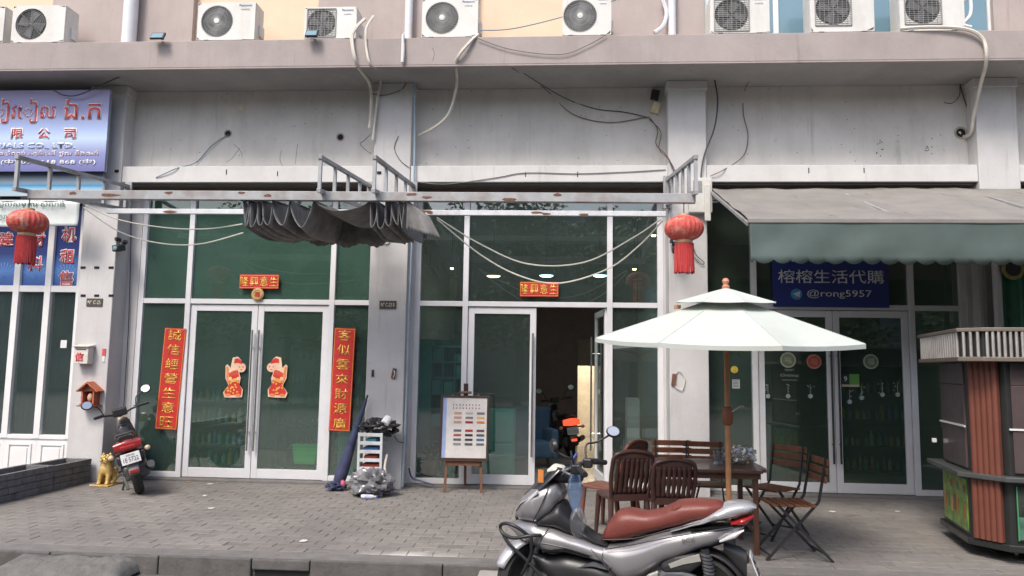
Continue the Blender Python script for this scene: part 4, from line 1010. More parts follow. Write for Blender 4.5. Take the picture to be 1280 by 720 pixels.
# round stickers and notices on right doors
def sticker_round(px, py, r, c0, c1, label, Y=-.028, word=None):
    p = P(px, py, Y); t = thing('round_sticker', label, 'sticker', p)
    MB().lathe([(0,-.0015),(r,-.0015),(r,0)], n=24, axis='Y').build('rim', mat('st_'+str(c0), c0, .5), t)
    MB().lathe([(0,-.003),(r*.8,-.003),(r*.8,-.0016)], n=24, axis='Y').build('centre', mat('st_'+str(c1), c1, .5), t)
    text(word or '福', mat('st_'+str(c0), c0, .5), t, 0, -.0042, 0, w=r*.9, bold=.01)
sticker_round(985, 450, .105, (.42,.45,.33), (.20,.26,.15), 'round pale green sticker on the left leaf of the right doors')
sticker_round(1017.5, 452, .098, (.40,.20,.13), (.42,.06,.04), 'round red sticker near the handle of the right doors')
sticker_round(1088.5, 452, .10, (.36,.38,.29), (.12,.16,.10), 'round grey-green sticker on the right leaf of the right doors')
sticker_round(918, 462, .05, (.42,.32,.05), (.55,.42,.06), 'small yellow round sticker on the fixed pane behind the umbrella pole', Y=-.012, word='8')
p = P(920, 480, -.012); t = thing('paper_notice', 'small pale square notice on the fixed pane behind the umbrella pole', 'notice', p)
MB().box(-.05,.05,-.002,0,-.06,.06).build('paper', mat('notice_paper', (.33,.36,.38), .6), t)
tx = MB(); [tx.box(-.04,.035,-.003,-.002,z,z+.006) for z in (-.04,-.02,0,.02,.04)]; tx.build('print_lines', m_dark, t)
p = P(1063, 475.5, -.028); t = thing('notice_sticker', 'black and green rectangular notice on the right leaf of the right doors', 'notice', p)
MB().box(-.115,-.012,-.002,0,-.055,.085).build('dark_half', m_black, t); MB().box(-.012,.115,-.002,0,-.055,.085).build('green_half', mat('notice_green', (.10,.26,.05), .5), t)
MB().box(-.115,.115,-.002,0,-.085,-.055).build('footer', mat('notice_cream', (.45,.38,.28), .5), t)
text('9', m_wl2, t, -.065, -.004, .02, h=.07, bold=.01)
t = thing('window_lettering', 'pale Christmas lettering on the left leaf of the right doors below the round stickers', 'lettering', P(987, 469, -.028))
text('Christmas', mat('frost_white', (.35,.42,.38), .6), t, 0, -.001, 0, w=.24, bold=.005); text('MERRY', mat('frost_white', (.35,.42,.38), .6), t, 0, -.001, .07, w=.12); MB().box(-.10,.10,-.0015,0,-.067,-.061).build('underline', mat('frost_white', (.35,.42,.38), .6), t)
m_fr = mat('frost_white', (.35,.42,.38), .6)
for i, (px, py) in enumerate([(960,490),(985,490),(1013,490),(1062,497),(1077,492),(1103,488),(1122,488)]):
    p = P(px, py, -.028); t = thing('bauble_decal', ['frosty bauble decal, first from the left on the right doors','frosty bauble decal below the pale lettering','frosty bauble decal below the round red sticker','small faint bauble decal below the black and green notice','frosty bauble decal just right of the black and green notice','frosty bauble decal, second from the right on the right doors','frosty bauble decal nearest the right door stile'][i], 'decal', p, 0, 'frosty bauble decals on the right doors')
    MB().lathe([(.018,-.0015),(.03,-.0015),(.03,0),(.018,0)], (0,0,-.055), n=14, axis='Y').build('ring', m_fr, t)
    MB().lathe([(0,-.0017),(.014,-.0017),(.014,0)], (0,0,-.055), n=10, axis='Y').build('ball', m_fr, t)
    MB().box(-.0025,.0025,-.0015,0,-.02,.10).build('string', m_fr, t)
    st = MB()
    for k in range(5): a = random.uniform(-.05,.05); z = random.uniform(-.05,.11); st.prism([(a-.008,z),(a,z+.009),(a+.008,z),(a,z-.009)], -.0015, 0)
    st.build('stars', m_fr, t)['kind'] = 'stuff'

# ================================================================== ITEMS ON PILLAR 1
t = thing('letter_box', 'white wall letter box with red mark on the first pillar', 'letter box', P(108.5, 443, YP))
m_lb = mat('letterbox_cream', (.62,.58,.54), .6, dirt=.3)
MB().box(-.10,.10,-.13,0,-.13,.10).build('box', m_lb, t, bevel=.006)
MB().prism([(-.155,.10),(.01,.10),(.01,.135),(-.155,.112)], -.12, .12, 'YZ').build('lid', m_lb, t, bevel=.004)
MB().box(-.07,.07,-.134,-.129,.06,.072).build('slot', m_black, t)
text('信', m_redw, t, -.02, -.134, -.035, w=.12, bold=.03)
t = thing('wall_shrine', 'small orange-brown wooden spirit house hanging on the first pillar', 'shrine', P(117, 493, YP)); t.scale = (.88, .88, .95)
m_or = mat('orange_carved_wood', (.42,.10,.045), .6, var=.35, scale=40, dirt=.4, dcol=(.55,.35,.22)); m_or2 = mat('dark_carved_wood', (.20,.06,.03), .7)
MB().box(-.11,.11,-.17,0,-.15,-.13).build('floor', m_or, t); MB().box(-.10,.10,-.01,0,-.13,.09).build('back_panel', m_or2, t)
for s_ in (-1,1):
    MB().box(s_*.09-.012, s_*.09+.012, -.15,-.126,-.13,.05).build('post', m_or, t); MB().box(s_*.09-.006, s_*.09+.006, -.124,-.0,-.13,.04).build('side_panel', m_or, t)
for s_ in (-1,1): MB().prism([(0,.16),(s_*.16,.04),(s_*.17,.055),(0,.185)], -.19, 0).build('roof_slope', m_or, t)
MB().prism([(-.1,.05),(.1,.05),(0,.15)], -.13, -.12).build('gable', m_or2, t)
MB().sphere((0,-.08,-.04), .045, 8, 6, (1,.8,1.4)).build('idol', mat('pale_idol', (.6,.42,.3), .6), t, smooth=True)
MB().tube([(0,-.09,.17),(.01,-.09,.26)], .006, 5).build('incense_stick', m_pvc, t)
MB().box(-.14,.16,-.2,-.01,-.165,-.151).build('shelf', m_or2, t)
t = thing('door_charm', 'small red and white paper charm beside the letter box on the first pillar', 'charm', P(130, 444, YP))
MB().box(-.025,.025,-.008,0,-.01,.09).build('red_card', m_redw, t); MB().box(-.018,.018,-.009,0,-.09,-.011).build('white_card', m_white, t)
t = thing('door_charm', 'small red paper flower stuck on the first pillar below the shrine', 'charm', P(105, 502, YP))
MB().prism([(.035*math.cos(k*PI/4)*(1 if k % 2 else .55), .04*math.sin(k*PI/4)*(1 if k % 2 else .55)) for k in range(8)], -.006, 0).build('flower', m_redw, t)
MB().box(-.05,-.01,-.006,0,.055,.068).build('stem', m_redw, t)
p = P(466, 467, YP)
t = thing('wall_hook', 'small black hook on the second pillar at the left', 'hook', p); MB().box(-.015,.015,-.012,0,-.04,.05).build('plate', m_dark, t); MB().tube([(0,-.012,-.01),(0,-.04,-.03),(0,-.045,0)], .006, 5).build('prong', m_dark, t)
t = thing('wall_hook', 'rusty metal bracket on the second pillar at the right', 'hook', P(493, 467, YP)); MB().box(-.03,.02,-.03,0,-.07,.07, R=Matrix.Rotation(.15,3,'Y')).build('plate', mat('rust', (.17,.075,.045), .9), t, bevel=.004); MB().tube([(0,-.03,.04),(0.02,-.06,.0),(0,-.05,-.05)], .008, 5).build('prong', m_steelw, t)
disc('wall_socket', 'round grey cover on the second pillar under the canopy', 'cover', 483, 301, YP, .055, m_ubox if False else mat('ivory_box', (.60,.59,.55), .6), d=.02)

# ================================================================== PLANTERS AND LION
m_plb = mat('dark_slate_blocks', (.15,.15,.155), .85, var=.3, scale=10, bump=.6, dirt=.4, dcol=(.17,.165,.16)); m_soil = mat('dry_soil', (.09,.07,.055), .95, bump=.8)
def planter(y0, y1, xw, H, label):
    t = thing('planter_box', label, 'planter', (xw, y0, 0)); L = y1-y0; W = .34
    rnd = random.Random(int(y0*100)); bh = H/4
    for r in range(4):
        y = 0; 
        while y < L-.02:
            l_ = min(L-y, rnd.uniform(.16,.30)) ; 
            if L-y-l_ < .08: l_ = L-y
            o = MB().box(-.05+rnd.uniform(0,.008), .0+rnd.uniform(-.004,.006), y+.003, y+l_-.003, r*bh+.003, (r+1)*bh-.003).build('block', m_plb, t, bevel=.004); y += l_
    MB().box(-W-.05,-W,0,L,0,H).build('far_side', m_plb, t, bevel=.004)
    MB().box(-W,-.051,L-.05,L,0,H-.003).build('end_wall', m_plb, t, bevel=.004); MB().box(-W,-.051,0,.05,0,H-.004).build('end_wall', m_plb, t, bevel=.004)
    MB().box(-W,-.051,.051,L-.051,0.01,H-.09).build('soil', m_soil, t)
gA, gB, gC = G(0,632), G(58,616), G(96,606)
xpl = (gB.x+gC.x)/2+.0
planter(-1.20, -.44, xpl, .31, 'dark slate block planter touching the first pillar')
planter(-3.3, -1.21, xpl, .32, 'longer dark slate block planter in front, cut by the left picture edge')
m_goldp = mat('gold_painted_plaster', (.58,.40,.14), .5, metal=.25, var=.3, scale=30, dirt=.5, dcol=(.2,.12,.04), bump=.4)
p = G(134, 606); t = thing('lion_statue', 'small golden seated lion statue at the foot of the first pillar', 'statue', (p.x, p.y, 0), 0)
k = 1.0
def sk(name, chains, m, parent, sub=1, S=1.):
    """one continuous skinned surface over connected joints"""
    vs = []; es = []; rs = []; idx = {}
    for ch in chains:
        prev = None
        for (x, y, z, r) in ch:
            key = (round(x,4), round(y,4), round(z,4))
            if key not in idx: idx[key] = len(vs); vs.append((x*S, y*S, z*S)); rs.append(r*S)
            if prev is not None: es.append((prev, idx[key]))
            prev = idx[key]
    me = bpy.data.meshes.new(name); me.from_pydata(vs, es, []); me.materials.append(m)
    o = bpy.data.objects.new(name, me); COL.objects.link(o); o.parent = parent
    md = o.modifiers.new('k', 'SKIN'); md.use_smooth_shade = True
    for i, sv in enumerate(me.skin_vertices[0].data): sv.radius = (rs[i], rs[i]); sv.use_root = (i == 0)
    md = o.modifiers.new('u', 'SUBSURF'); md.levels = sub; md.render_levels = sub
    return o
pel = (0,.06,.09,.075); ch = (0,-.02,.21,.075)
sk('body', [[pel,(0,.02,.15,.08),ch,(0,-.05,.28,.06),(0,-.07,.34,.065),(0,-.12,.33,.04)],
    [ch,(.055,-.07,.15,.035),(.055,-.09,.07,.028),(.055,-.10,.025,.03),(.055,-.13,.015,.025)],
    [ch,(-.055,-.07,.15,.035),(-.055,-.09,.07,.028),(-.055,-.10,.025,.03),(-.055,-.13,.015,.025)],
    [pel,(.075,.03,.07,.05),(.08,-.03,.05,.035),(.08,-.07,.02,.03)],[pel,(-.075,.03,.07,.05),(-.08,-.03,.05,.035),(-.08,-.07,.02,.03)]], m_goldp, t, 2, k)
mane = MB()
for j in range(46):
    a = random.uniform(0, 2*PI); b_ = random.uniform(-.3, 1.2); r = .072*k
    mane.sphere((r*math.cos(a)*math.cos(b_*.8), -.045*k+.055*k*math.sin(a)*.9, (.315+.075*math.sin(b_))*k), .019*k, 6, 5)
mane.build('mane', m_goldp, t, smooth=True)
for s_ in (-1,1): MB().sphere((s_*.03*k,-.125*k,.355*k), .010, 8, 6).build('eye', m_dark, t, smooth=True); MB().sphere((s_*.045*k,-.05*k,.40*k), .018, 8, 6, (1,.6,1.2)).build('ear', m_goldp, t, smooth=True)
MB().sphere((0,-.165*k,.335*k), .022, 8, 6).build('nose', m_goldp, t, smooth=True)
MB().tube(smoothpts([(0,.13*k,.05*k),(0.03,.19*k,.10*k),(0,.16*k,.2*k)],4), .018, 8, rs=None).build('tail', m_goldp, t, smooth=True)
MB().box(-.12,.12,-.18,.16,-.0,.018).build('base', m_goldp, t, bevel=.006)

# ================================================================== SMALL BLACK MOTORBIKE (seen from behind)
m_mb = mat('maroon_bike_plastic', (.11,.018,.02), .35, var=.2, coat=.4); m_tl = mat('red_tail_lamp', (.35,.02,.02), .2, coat=.6); m_bp = mat('black_bike_plastic', (.025,.025,.028), .35, coat=.3, dirt=.2, dcol=(.1,.09,.08))
m_plate = mat('number_plate_white', (.62,.62,.62), .4, dirt=.15); m_eng = mat('engine_grey', (.12,.12,.12), .5, metal=.5, dirt=.4)
m_sig = mat('signal_lens', (.6,.45,.3), .25)
def wheel(parent, x, y, z, R, w_, axis='X', steer=0., name='wheel', spokes=5, rimm=None):
    """tyre wheel with its axle along X; returned as part with rim + disc sub-parts"""
    prof = [(R-.062,-w_*.38),(R-.04,-w_*.5),(R-.012,-w_*.36),(R,0),(R-.012,w_*.36),(R-.04,w_*.5),(R-.062,w_*.38)]
    b = MB(); b.lathe(prof+[prof[0]], n=40, axis='X')
    rn = MB()
    o = b.build(name, m_rub, parent, smooth=True); o.location = (x, y, z); o.rotation_euler = (0, 0, steer)
    r_ = MB(); r_.lathe([(R-.078,-w_*.36),(R-.060,-w_*.40),(R-.060,w_*.40),(R-.078,w_*.36),(R-.078,-w_*.36)], n=36, axis='X')
    r_.lathe([(0,-.04),(.035,-.04),(.035,.04),(0,.04)], n=14, axis='X')
    for k in range(spokes):
        a = 2*PI*k/spokes
        for da in (-.13,.13): r_.bar((0,.03*math.cos(a),.03*math.sin(a)), (0,(R-.07)*math.cos(a+da),(R-.07)*math.sin(a+da)), .02, .026, up=(1,0,0))
    r_.build('rim', rimm or m_dark, o)
    d_ = MB(); d_.lathe([(.055,-.052),(.105,-.052),(.105,-.048),(.055,-.048),(.055,-.052)], n=28, axis='X')
    for k in range(5): a=2*PI*k/5+.3; d_.bar((-.05,.03*math.cos(a),.03*math.sin(a)),(-.05,.06*math.cos(a),.06*math.sin(a)),.01,.01)
    d_.build('brake_disc', m_chrome, o)
    return o
def small_bike(loc, rz, lean, label, group=None, lit=False):
    m_tl = mat('lit_tail_lamp', (1,.10,.04), .3, emis=.8) if lit else mat('red_tail_lamp', (.35,.02,.02), .2)
    HA = math.radians(26)
    def rt(p): x, y, z = p; y -= 1.0; return (x*math.cos(HA)-y*math.sin(HA), 1.0+x*math.sin(HA)+y*math.cos(HA), z)
    t = thing('motorbike', label, 'motorbike', loc, rz, group, tilt=None); t.rotation_mode = 'XYZ'; t.rotation_euler = (0, lean, rz)
    # forward is +Y, rear wheel at y=0
    wheel(t, 0, 0, .27, .27, .11); wheel(t, 0, 1.2, .27, .27, .09, steer=.45)
    X90 = Matrix.Rotation(PI/2, 4, 'Z')
    def lo(top, bot, wid, name, m, **kw):
        b = MB(); b.X = X90; b.loft(top, bot, wid, **kw); return b.build(name, m, t, smooth=True)
    lo([(-.25,.76),(-.1,.80),(.3,.76),(.62,.74)], [(-.25,.70),(0,.68),(.3,.66),(.62,.64)], [(-.25,.08),(0,.12),(.4,.12),(.62,.08)], 'seat', m_black)
    lo([(-.34,.70),(-.1,.72),(.3,.69),(.6,.66)], [(-.34,.60),(-.1,.50),(.3,.42),(.6,.40)], [(-.34,.105),(-.1,.15),(.3,.15),(.6,.10)], 'tail_body', m_mb)
    lo([(.55,.45),(.8,.42),(1.0,.55),(1.15,.90)], [(.55,.22),(.8,.20),(1.0,.30),(1.15,.6)], [(.55,.12),(.8,.14),(1.0,.17),(1.15,.1)], 'floor_body', m_bp)
    lo([(.98,.62),(1.05,.80),(1.2,.84),(1.3,.68)], [(.98,.4),(1.05,.38),(1.2,.45),(1.3,.6)], [(.98,.09),(1.1,.12),(1.3,.06)], 'leg_shield', m_bp)
    MB().loft([(-.15,.70),(0,.72),(.15,.70)], [(-.15,.60),(0,.585),(.15,.60)], [(-.15,.03),(0,.045),(.15,.03)], yc=-.335, n=14).build('tail_lamp', m_tl, t, smooth=True)
    MB().box(-.085,.085,-.385,-.36,.615,.655).build('lamp_bar', m_tl, t, bevel=.008)
    pl = MB().box(-.105,.105,-.008,0,-.065,.065).build('licence_plate', m_plate, t, bevel=.004); pl.location = (0,-.40,.50); pl.rotation_euler = (-.28,0,0)
    x_ = text('1E·5722', m_dark, pl, 0, -.010, -.012, w=.165, h=.052); text('ភ្នំពេញ', m_dark, pl, 0, -.010, .040, w=.09, h=.022)
    fd = MB(); 
    fd.X = X90; fd.loft([(-.43,.34),(-.36,.46),(-.2,.58),(0,.60)], [(-.43,.30),(-.36,.40),(-.2,.50),(0,.54)], [(-.43,.055),(-.3,.075),(0,.07)], n=16); fd.build('rear_fender', mat('grey_fender', (.13,.13,.135), .5, dirt=.3), t, smooth=True)
    MB().box(-.05,.05,-.452,-.432,.325,.365).build('reflector', m_tl, t, bevel=.005)
    for s_ in (-1,1):
        MB().tube([(s_*.1,-.30,.56),(s_*.17,-.33,.56)], .012, 6).build('signal_stalk', m_black, t); MB().sphere((s_*.20,-.34,.56), .034, 12, 8, (1,.8,.9)).build('turn_signal', m_sig, t, smooth=True)
        MB().tube([(s_*.11,.02,.30),(s_*.12,.12,.62)], .026, 10).build('shock_absorber', m_dark, t, smooth=True)
        MB().tube([(s_*.07,1.2,.27),(s_*.06,1.08,.75)], .024, 8).build('fork_leg', m_dark, t, smooth=True)
        # mirrors and grips
        MB().tube(smoothpts([rt(q) for q in ((0,1.0,.93),(s_*.16,.99,.98),(s_*.34,.93,1.0))],4), .013, 8).build('handlebar', m_dark, t, smooth=True)
        MB().tube([rt((s_*.24,.965,1.0)),rt((s_*.37,.91,1.0))], .02, 8).build('grip', m_black, t, smooth=True)
        MB().tube([rt((s_*.20,1.0,1.01)),rt((s_*.34,1.03,.995))], .007, 5).build('brake_lever', m_dark, t)
        MB().tube(smoothpts([rt(q) for q in ((s_*.22,.98,1.0),(s_*.26,.99,1.12),(s_*.36,.97,1.17))],4), .008, 6).build('mirror_stalk', m_dark, t, smooth=True)
        mr_ = MB(); mr_.lathe([(0,-.012),(.055,-.012),(.062,.0),(.045,.02),(0,.028)], n=18, axis='Y', sx=1.15); o = mr_.build('mirror', m_dark, t, smooth=True); o.location = rt((s_*.40,.96,1.19)); o.rotation_euler = (-.35,0,s_*-.25)
        mg = MB(); mg.lathe([(0,-.0135),(.050,-.0135),(.050,-.0125)], n=18, axis='Y', sx=1.15); mg.build('mirror_glass', m_chrome, o)
        MB().tube([(s_*.12,.35,.30),(s_*.19,.33,.29)], .014, 6).build('foot_peg', m_dark, t)
    e = MB(); e.box(-.12,.16,-.12,.42,.20,.38); e.build('engine', m_eng, t, bevel=.04, seg=3)
    ex = MB(); ex.tube([(.13,.55,.22),(.16,.25,.24),(.18,-.05,.30),(.19,-.30,.36)], .045, 12, rs=[.02,.03,.05,.045]); ex.build('exhaust', m_eng, t, smooth=True)
    MB().box(-.09,.09,.93,1.06,.93,1.04).build('instrument_panel', m_bp, t, bevel=.02)
    MB().lathe([(0,.0),(.07,.0),(.06,.07),(0,.09)], (0,1.24,.86), n=16, axis='Y').build('headlight', m_sig, t, smooth=True)
    MB().tube([(-.1,.4,.24),(-.22,.32,.0)], .012, 6).build('side_stand', m_dark, t)
    cl_ = MB(); r2 = random.Random(4)
    for k in range(16):
        a = (r2.uniform(-.15,.15), r2.uniform(-.05,.6), r2.uniform(.2,.5)); b_ = (a[0]+r2.uniform(-.05,.05), a[1]+r2.uniform(-.15,.15), a[2]+r2.uniform(-.15,.15)); cl_.tube([a,b_], r2.uniform(.008,.025), 6)
    cl_.build('engine_pipes', m_eng, t)['kind'] = 'stuff'
    MB().box(-.16,.16,-.10,.20,.40,.52).build('side_cover', m_bp, t, bevel=.04, seg=3)
    g = MB(); g.X = X90
    g.tube([(-.28,.09,.77),(-.40,.08,.80),(-.40,-.08,.80),(-.28,-.09,.77)], .012, 8); g.build('grab_rail', m_dark, t, smooth=True)
    return t
p = G(181, 616)
small_bike((PX(181, 600, -1.15), -1.22, 0), math.radians(31), math.radians(-17), 'black and maroon motorbike parked beside the golden lion, seen from behind')
small_bike((PX(714,540,3.2), 3.6, .013), math.radians(12), math.radians(-6), 'dark motorbike parked inside the middle shop, glimpsed through the open door', lit=True)

# ================================================================== CLUTTER AT PILLAR 2
p = G(468, 617); YC = p.y
x0, x1 = PX(448, 580, YC), PX(476, 580, YC); zt_ = PZ(462, 541, YC)
t = thing('metal_rack', 'pale metal slatted rack with rusty insides leaning by the second pillar', 'rack', ((x0+x1)/2, YC, 0))
hw = (x1-x0)/2; D = .28
for s_ in (-1,1):
    for y in (0, D): MB().bar((s_*hw,y,0),(s_*hw,y,zt_), .03).build('post', m_steelw, t)
for k in range(5):
    z = zt_*.42+(zt_*.56)*k/4
    MB().box(-hw,hw,-.012,.012,z-.03,z+.012).build('slat', m_steelw, t, bevel=.002); MB().box(-hw+.01,hw-.01,.014,D-.014,z-.02,z-.008).build('shelf', m_steelw, t)
for k, (c_, w_) in enumerate(((( .30,.05,.03),.8),((.28,.05,.04),.6),((.03,.12,.30),.7),((.05,.20,.26),.5),((.06,.06,.06),.7))):
    z = zt_*.42+(zt_*.56)*k/4
    if k < 4: tag(MB().box((x0+x1)/2-hw*w_, (x0+x1)/2+hw*w_, YC+.03, YC+D-.03, z-.007, z+.045).build('folded_cloth', mat('cloth%d' % k, c_, .8, var=.3, scale=12), bevel=.012), ['red cloth bundle on the lowest shelf of the metal rack','dull red cloth bundle on the second shelf of the metal rack','blue cloth bundle on the third shelf of the metal rack','teal cloth bundle on the fourth shelf of the metal rack'][k], 'cloth')
def lump(name, label, cat, c, sx, sy, sz, m, seed, n=26, amp=.35, bumpy=3., kind=None, parent=None, base=True):
    def fn(u, v):
        a = 2*PI*u; b = PI*v; d = V((math.cos(a)*math.sin(b), math.sin(a)*math.sin(b), -math.cos(b)))
        q = V(d)*bumpy+V((seed*7.1, seed*3.3, 0)); r = 1+amp*.8*(noise.noise(q))+amp*.35*noise.noise(q*2.3)-amp*.22*abs(noise.noise(q*4.5))
        z = c[2]+sz*d.z*r
        return (c[0]+sx*d.x*r, c[1]+sy*d.y*r, max(z, .004) if base else z)
    o = MB().sheet(fn, n*2, n).build(name, m, parent, smooth=True)
    return tag(o, label, cat) if label else o
m_bag = mat('clear_plastic_bag', (.24,.24,.26), .2, var=.3, scale=18, bump=1.0, bscale=30, coat=.5)
m_bagk = mat('black_bin_bag', (.02,.02,.022), .22, var=.3, bump=.8, bscale=25)
lump('black_bag', 'crumpled black bag and cloths heaped on top of the metal rack', 'bag', ((x0+x1)/2+.08, YC+.14, zt_+.07), .25, .17, .11, m_bagk, 3, amp=.5)
tag(MB().tube([(x1+.02, YC+.02, zt_+.10+.02*0), (x1+.05, YC+.12, zt_+.17)], .06, 10).build('paper_cup', m_white, smooth=True), 'white roll end sticking out of the black bag on the rack', 'roll')
p2 = G(461, 622)
lump('rubbish_bag', 'translucent grey plastic bag of rubbish on the pavement in front of the metal rack', 'bag', (p2.x, p2.y+.12, .15), .27, .19, .17, glass('grey_bag_film', (.5,.5,.53), .05, film_haze=((.20,.20,.215), .80)), 5, amp=.55)
lump('bag_contents', 'dark rubbish inside the grey plastic bag by the rack', 'rubbish', (p2.x, p2.y+.12, .15), .16, .12, .14, mat('rubbish_dark', (.09,.09,.10), .7, var=.6, scale=20), 6, amp=.4)
p3 = G(460, 623.5)
t = thing('plastic_bottle', 'small crushed clear bottle lying in front of the grey rubbish bag', 'bottle', (p3.x, p3.y-.03, .03), .1)
MB().lathe([(0,-.08),(.027,-.075),(.028,-.03),(.022,0),(.028,.03),(.026,.06),(.012,.085),(.012,.1)], n=12, axis='X').build('body', mat('bottle_plastic', (.55,.57,.6), .15, bump=.6), t, smooth=True)
MB().lathe([(.013,.1),(.015,.1),(.015,.12),(0,.12)], n=12, axis='X').build('cap', mat('blue_cap', (.05,.15,.5), .4), t); MB().lathe([(.0285,-.03),(.0285,.03)], n=12, axis='X').build('label_wrap', mat('pale_wrap', (.4,.42,.6), .4), t)
# closed parasol leaning
a_ = G(420, 613); b_ = P(459, 500, YP-.02)
t = thing('folded_parasol', 'folded navy and mauve parasol leaning against the left side of the second pillar', 'parasol', (a_.x, a_.y, 0))
d = V((b_.x-a_.x, b_.y-a_.y-.06, b_.z))
fb = MB(); fb.tube([d*u for u in (.0,.06,.2,.4,.6,.85,1)], .05, 12, rs=[.03,.075,.085,.07,.05,.03,.018]); fb.build('folded_canopy', mat('navy_cloth', (.035,.045,.10), .8, var=.4, scale=9, dirt=.4, dcol=(.14,.10,.13)), t, smooth=True)
MB().tube([d*.98, d*1.06], .012, 6).build('tip', m_dark, t); lump('ruffle', None, None, (.0,-.02,.06), .13, .09, .06, mat('navy_cloth', (.035,.045,.10), .8), 9, amp=.6, parent=t); lump('pink_tie', None, None, (.10,-.05,.09), .035, .03, .05, mat('pink_cloth', (.55,.12,.2), .7), 2, parent=t)
cable('hose', 'white curved hose end leaning beside the metal rack at the second pillar', 'hose', [(484,568,YC+.05),(481,585,YC+.0),(484,600,YC-.05),(489,616,YC-.05)], .016, m_pvc)
cable('cable', 'black cable curling from the rack to the conduit on the second pillar', 'cable', [(493,545,YP-.05),(498,552,YP-.05),(506,553,YP-.03)], .006, m_wireb)
cable('cable', 'dark blue cable lying on the ground at the left of the middle shopfront', 'cable', [(511,585,-.25),(515,597,-.25),(525,601,-.25),(543,606,-.28)], .012, mat('dark_blue_cable', (.03,.05,.12), .5))
# teal bin inside glass at right of the left shop
# ================================================================== EASEL WITH COLOUR CHART
YEz = -.50; s_ = (YEz-CAMY)/FPX
t = thing('easel_sign', 'brown wooden easel holding a framed white nail colour chart by the middle shop door', 'sign', (PX(580, 560, YEz), YEz, 0), math.radians(3))
m_ew = mat('easel_wood', (.16,.07,.04), .55, var=.2, scale=20); m_fr_ = mat('frame_dark_wood', (.045,.025,.02), .4)
Wp, zp_0, zp_1 = (609-554)*s_/2, PZ(580, 570, YEz), PZ(580, 495, YEz)
for q in (-1,1): MB().bar((q*.24,-.04,0),(q*.17,.12,zp_1+.02), .035, .02).build('front_leg', m_ew, t, bevel=.003)
MB().bar((.0,.35,0),(.0,.15,zp_1+.1), .035, .02).build('rear_leg', m_ew, t, bevel=.003)
MB().box(-.03,.03,.11,.135,zp_1-.1,zp_1+.16).build('top_mast', m_fr_, t, bevel=.003); MB().box(-.08,.08,.06,.12,zp_1+.025,zp_1+.06).build('top_clamp', m_ew, t, bevel=.01)
MB().box(-.27,.27,-.06,.03,zp_0-.06,zp_0-.03).build('ledge', m_ew, t, bevel=.004); MB().box(-.22,.22,-.03,-.01,zp_0-.12,zp_0-.06).build('cross_bar', m_ew, t)
pn = thing('x', None, None); bpy.data.objects.remove(pn)
TL = Matrix.Rotation(math.radians(-9), 4, 'X')
def tb(name, m, x0_, x1_, y0_, y1_, z0_, z1_, par, bevel=0.):
    b = MB(); b.box(x0_, x1_, y0_, y1_, z0_, z1_); o = b.build(name, m, par, bevel=bevel); return o
H_ = zp_1-zp_0
bd = tb('board', mat('chart_white', (.66,.63,.60), .35), -Wp, Wp, -.004, .01, 0, H_, t); bd.location = (0, -.045, zp_0-.02); bd.rotation_euler = (math.radians(-7), 0, 0)
fr_ = MB(); w_ = .03
fr_.box(-Wp-w_, Wp+w_, -.015, .02, H_, H_+w_).box(-Wp-w_, Wp+w_, -.015, .02, -w_, 0).box(-Wp-w_, -Wp, -.0149, .0199, .0, H_).box(Wp, Wp+w_, -.0149, .0199, .0, H_); fr_.build('frame', m_fr_, bd, bevel=.003)
MB().box(-Wp,-Wp+.05,-.0055,-.0045,0,H_).build('blue_margin', mat('margin_blue', (.30,.38,.62), .4), bd)
cols = [(.55,.3,.2),(.45,.4,.4),(.18,.14,.16),(.5,.25,.2),(.2,.18,.2),(.6,.38,.15),(.4,.28,.22),(.3,.02,.03),(.55,.2,.05),(.12,.12,.15),(.35,.03,.03),(.12,.06,.08),(.35,.08,.05),(.02,.02,.03),(.08,.08,.10),(.12,.1,.12),(.08,.03,.05),(.05,.15,.30),(.25,.25,.22),(.07,.09,.08),(.12,.12,.14)]
for i, c_ in enumerate(cols):
    r, q = divmod(i, 3); xx = -.09+q*.15+.0; zz = H_*(.74-.075*r)-(.05 if r > 2 else 0)
    MB().box(xx-.05, xx+.05, -.0065, -.0045, zz-.015, zz+.015).build('colour_swatch', mat('swatch%d' % i, c_, .4, var=.25, scale=80), bd)
for r in range(2):
    nb = MB()
    for k in range(9): nb.lathe([(0,-.0065),(.007,-.006),(.008,-.0045)], (-.15+.042*k, 0, H_*(.88-.055*r)), n=8, axis='Y', sy=1.5)
    nb.build('nail_print', mat('nail_print_brown', (.25,.12,.10), .4, var=.6, scale=60), bd)['kind'] = 'stuff'
# ================================================================== SQUARE-LOOKING OCTAGONAL PARASOL
Yu = -3.68
pu = P(910, 560, Yu); X0 = pu.x
t = thing('patio_umbrella', 'pale mint two-tier garden umbrella on a wooden pole over the table', 'umbrella', (X0, Yu, 0), 0)
m_um = mat('mint_white_canvas', (.50,.535,.495), .75, var=.05, scale=3, bump=.3, bscale=14, dirt=.22, dcol=(.36,.36,.31)); m_up = mat('umbrella_wood', (.46,.22,.10), .45, var=.15, scale=14)
zr = PZ(912, 424, Yu); za = PZ(909, 358, Yu); zv = PZ(909, 378, Yu); zc = PZ(909, 384, Yu)
R1, R2, n8 = 1.165, .45, 8
th0 = math.radians(8)
def gore(Rt, zt1, Rb, zb1, sag):
    def fn(u, v):
        k = min(n8-1, int(u*n8)); f_ = u*n8-k; a0 = th0+2*PI*k/n8; a1 = th0+2*PI*(k+1)/n8
        r = Rt+(Rb-Rt)*v; z = zt1+(zb1-zt1)*v
        p0 = V((r*math.cos(a0), r*math.sin(a0), z)); p1 = V((r*math.cos(a1), r*math.sin(a1), z)); q = p0.lerp(p1, f_)
        q.z += -sag*math.sin(PI*f_)*v; return q
    return fn
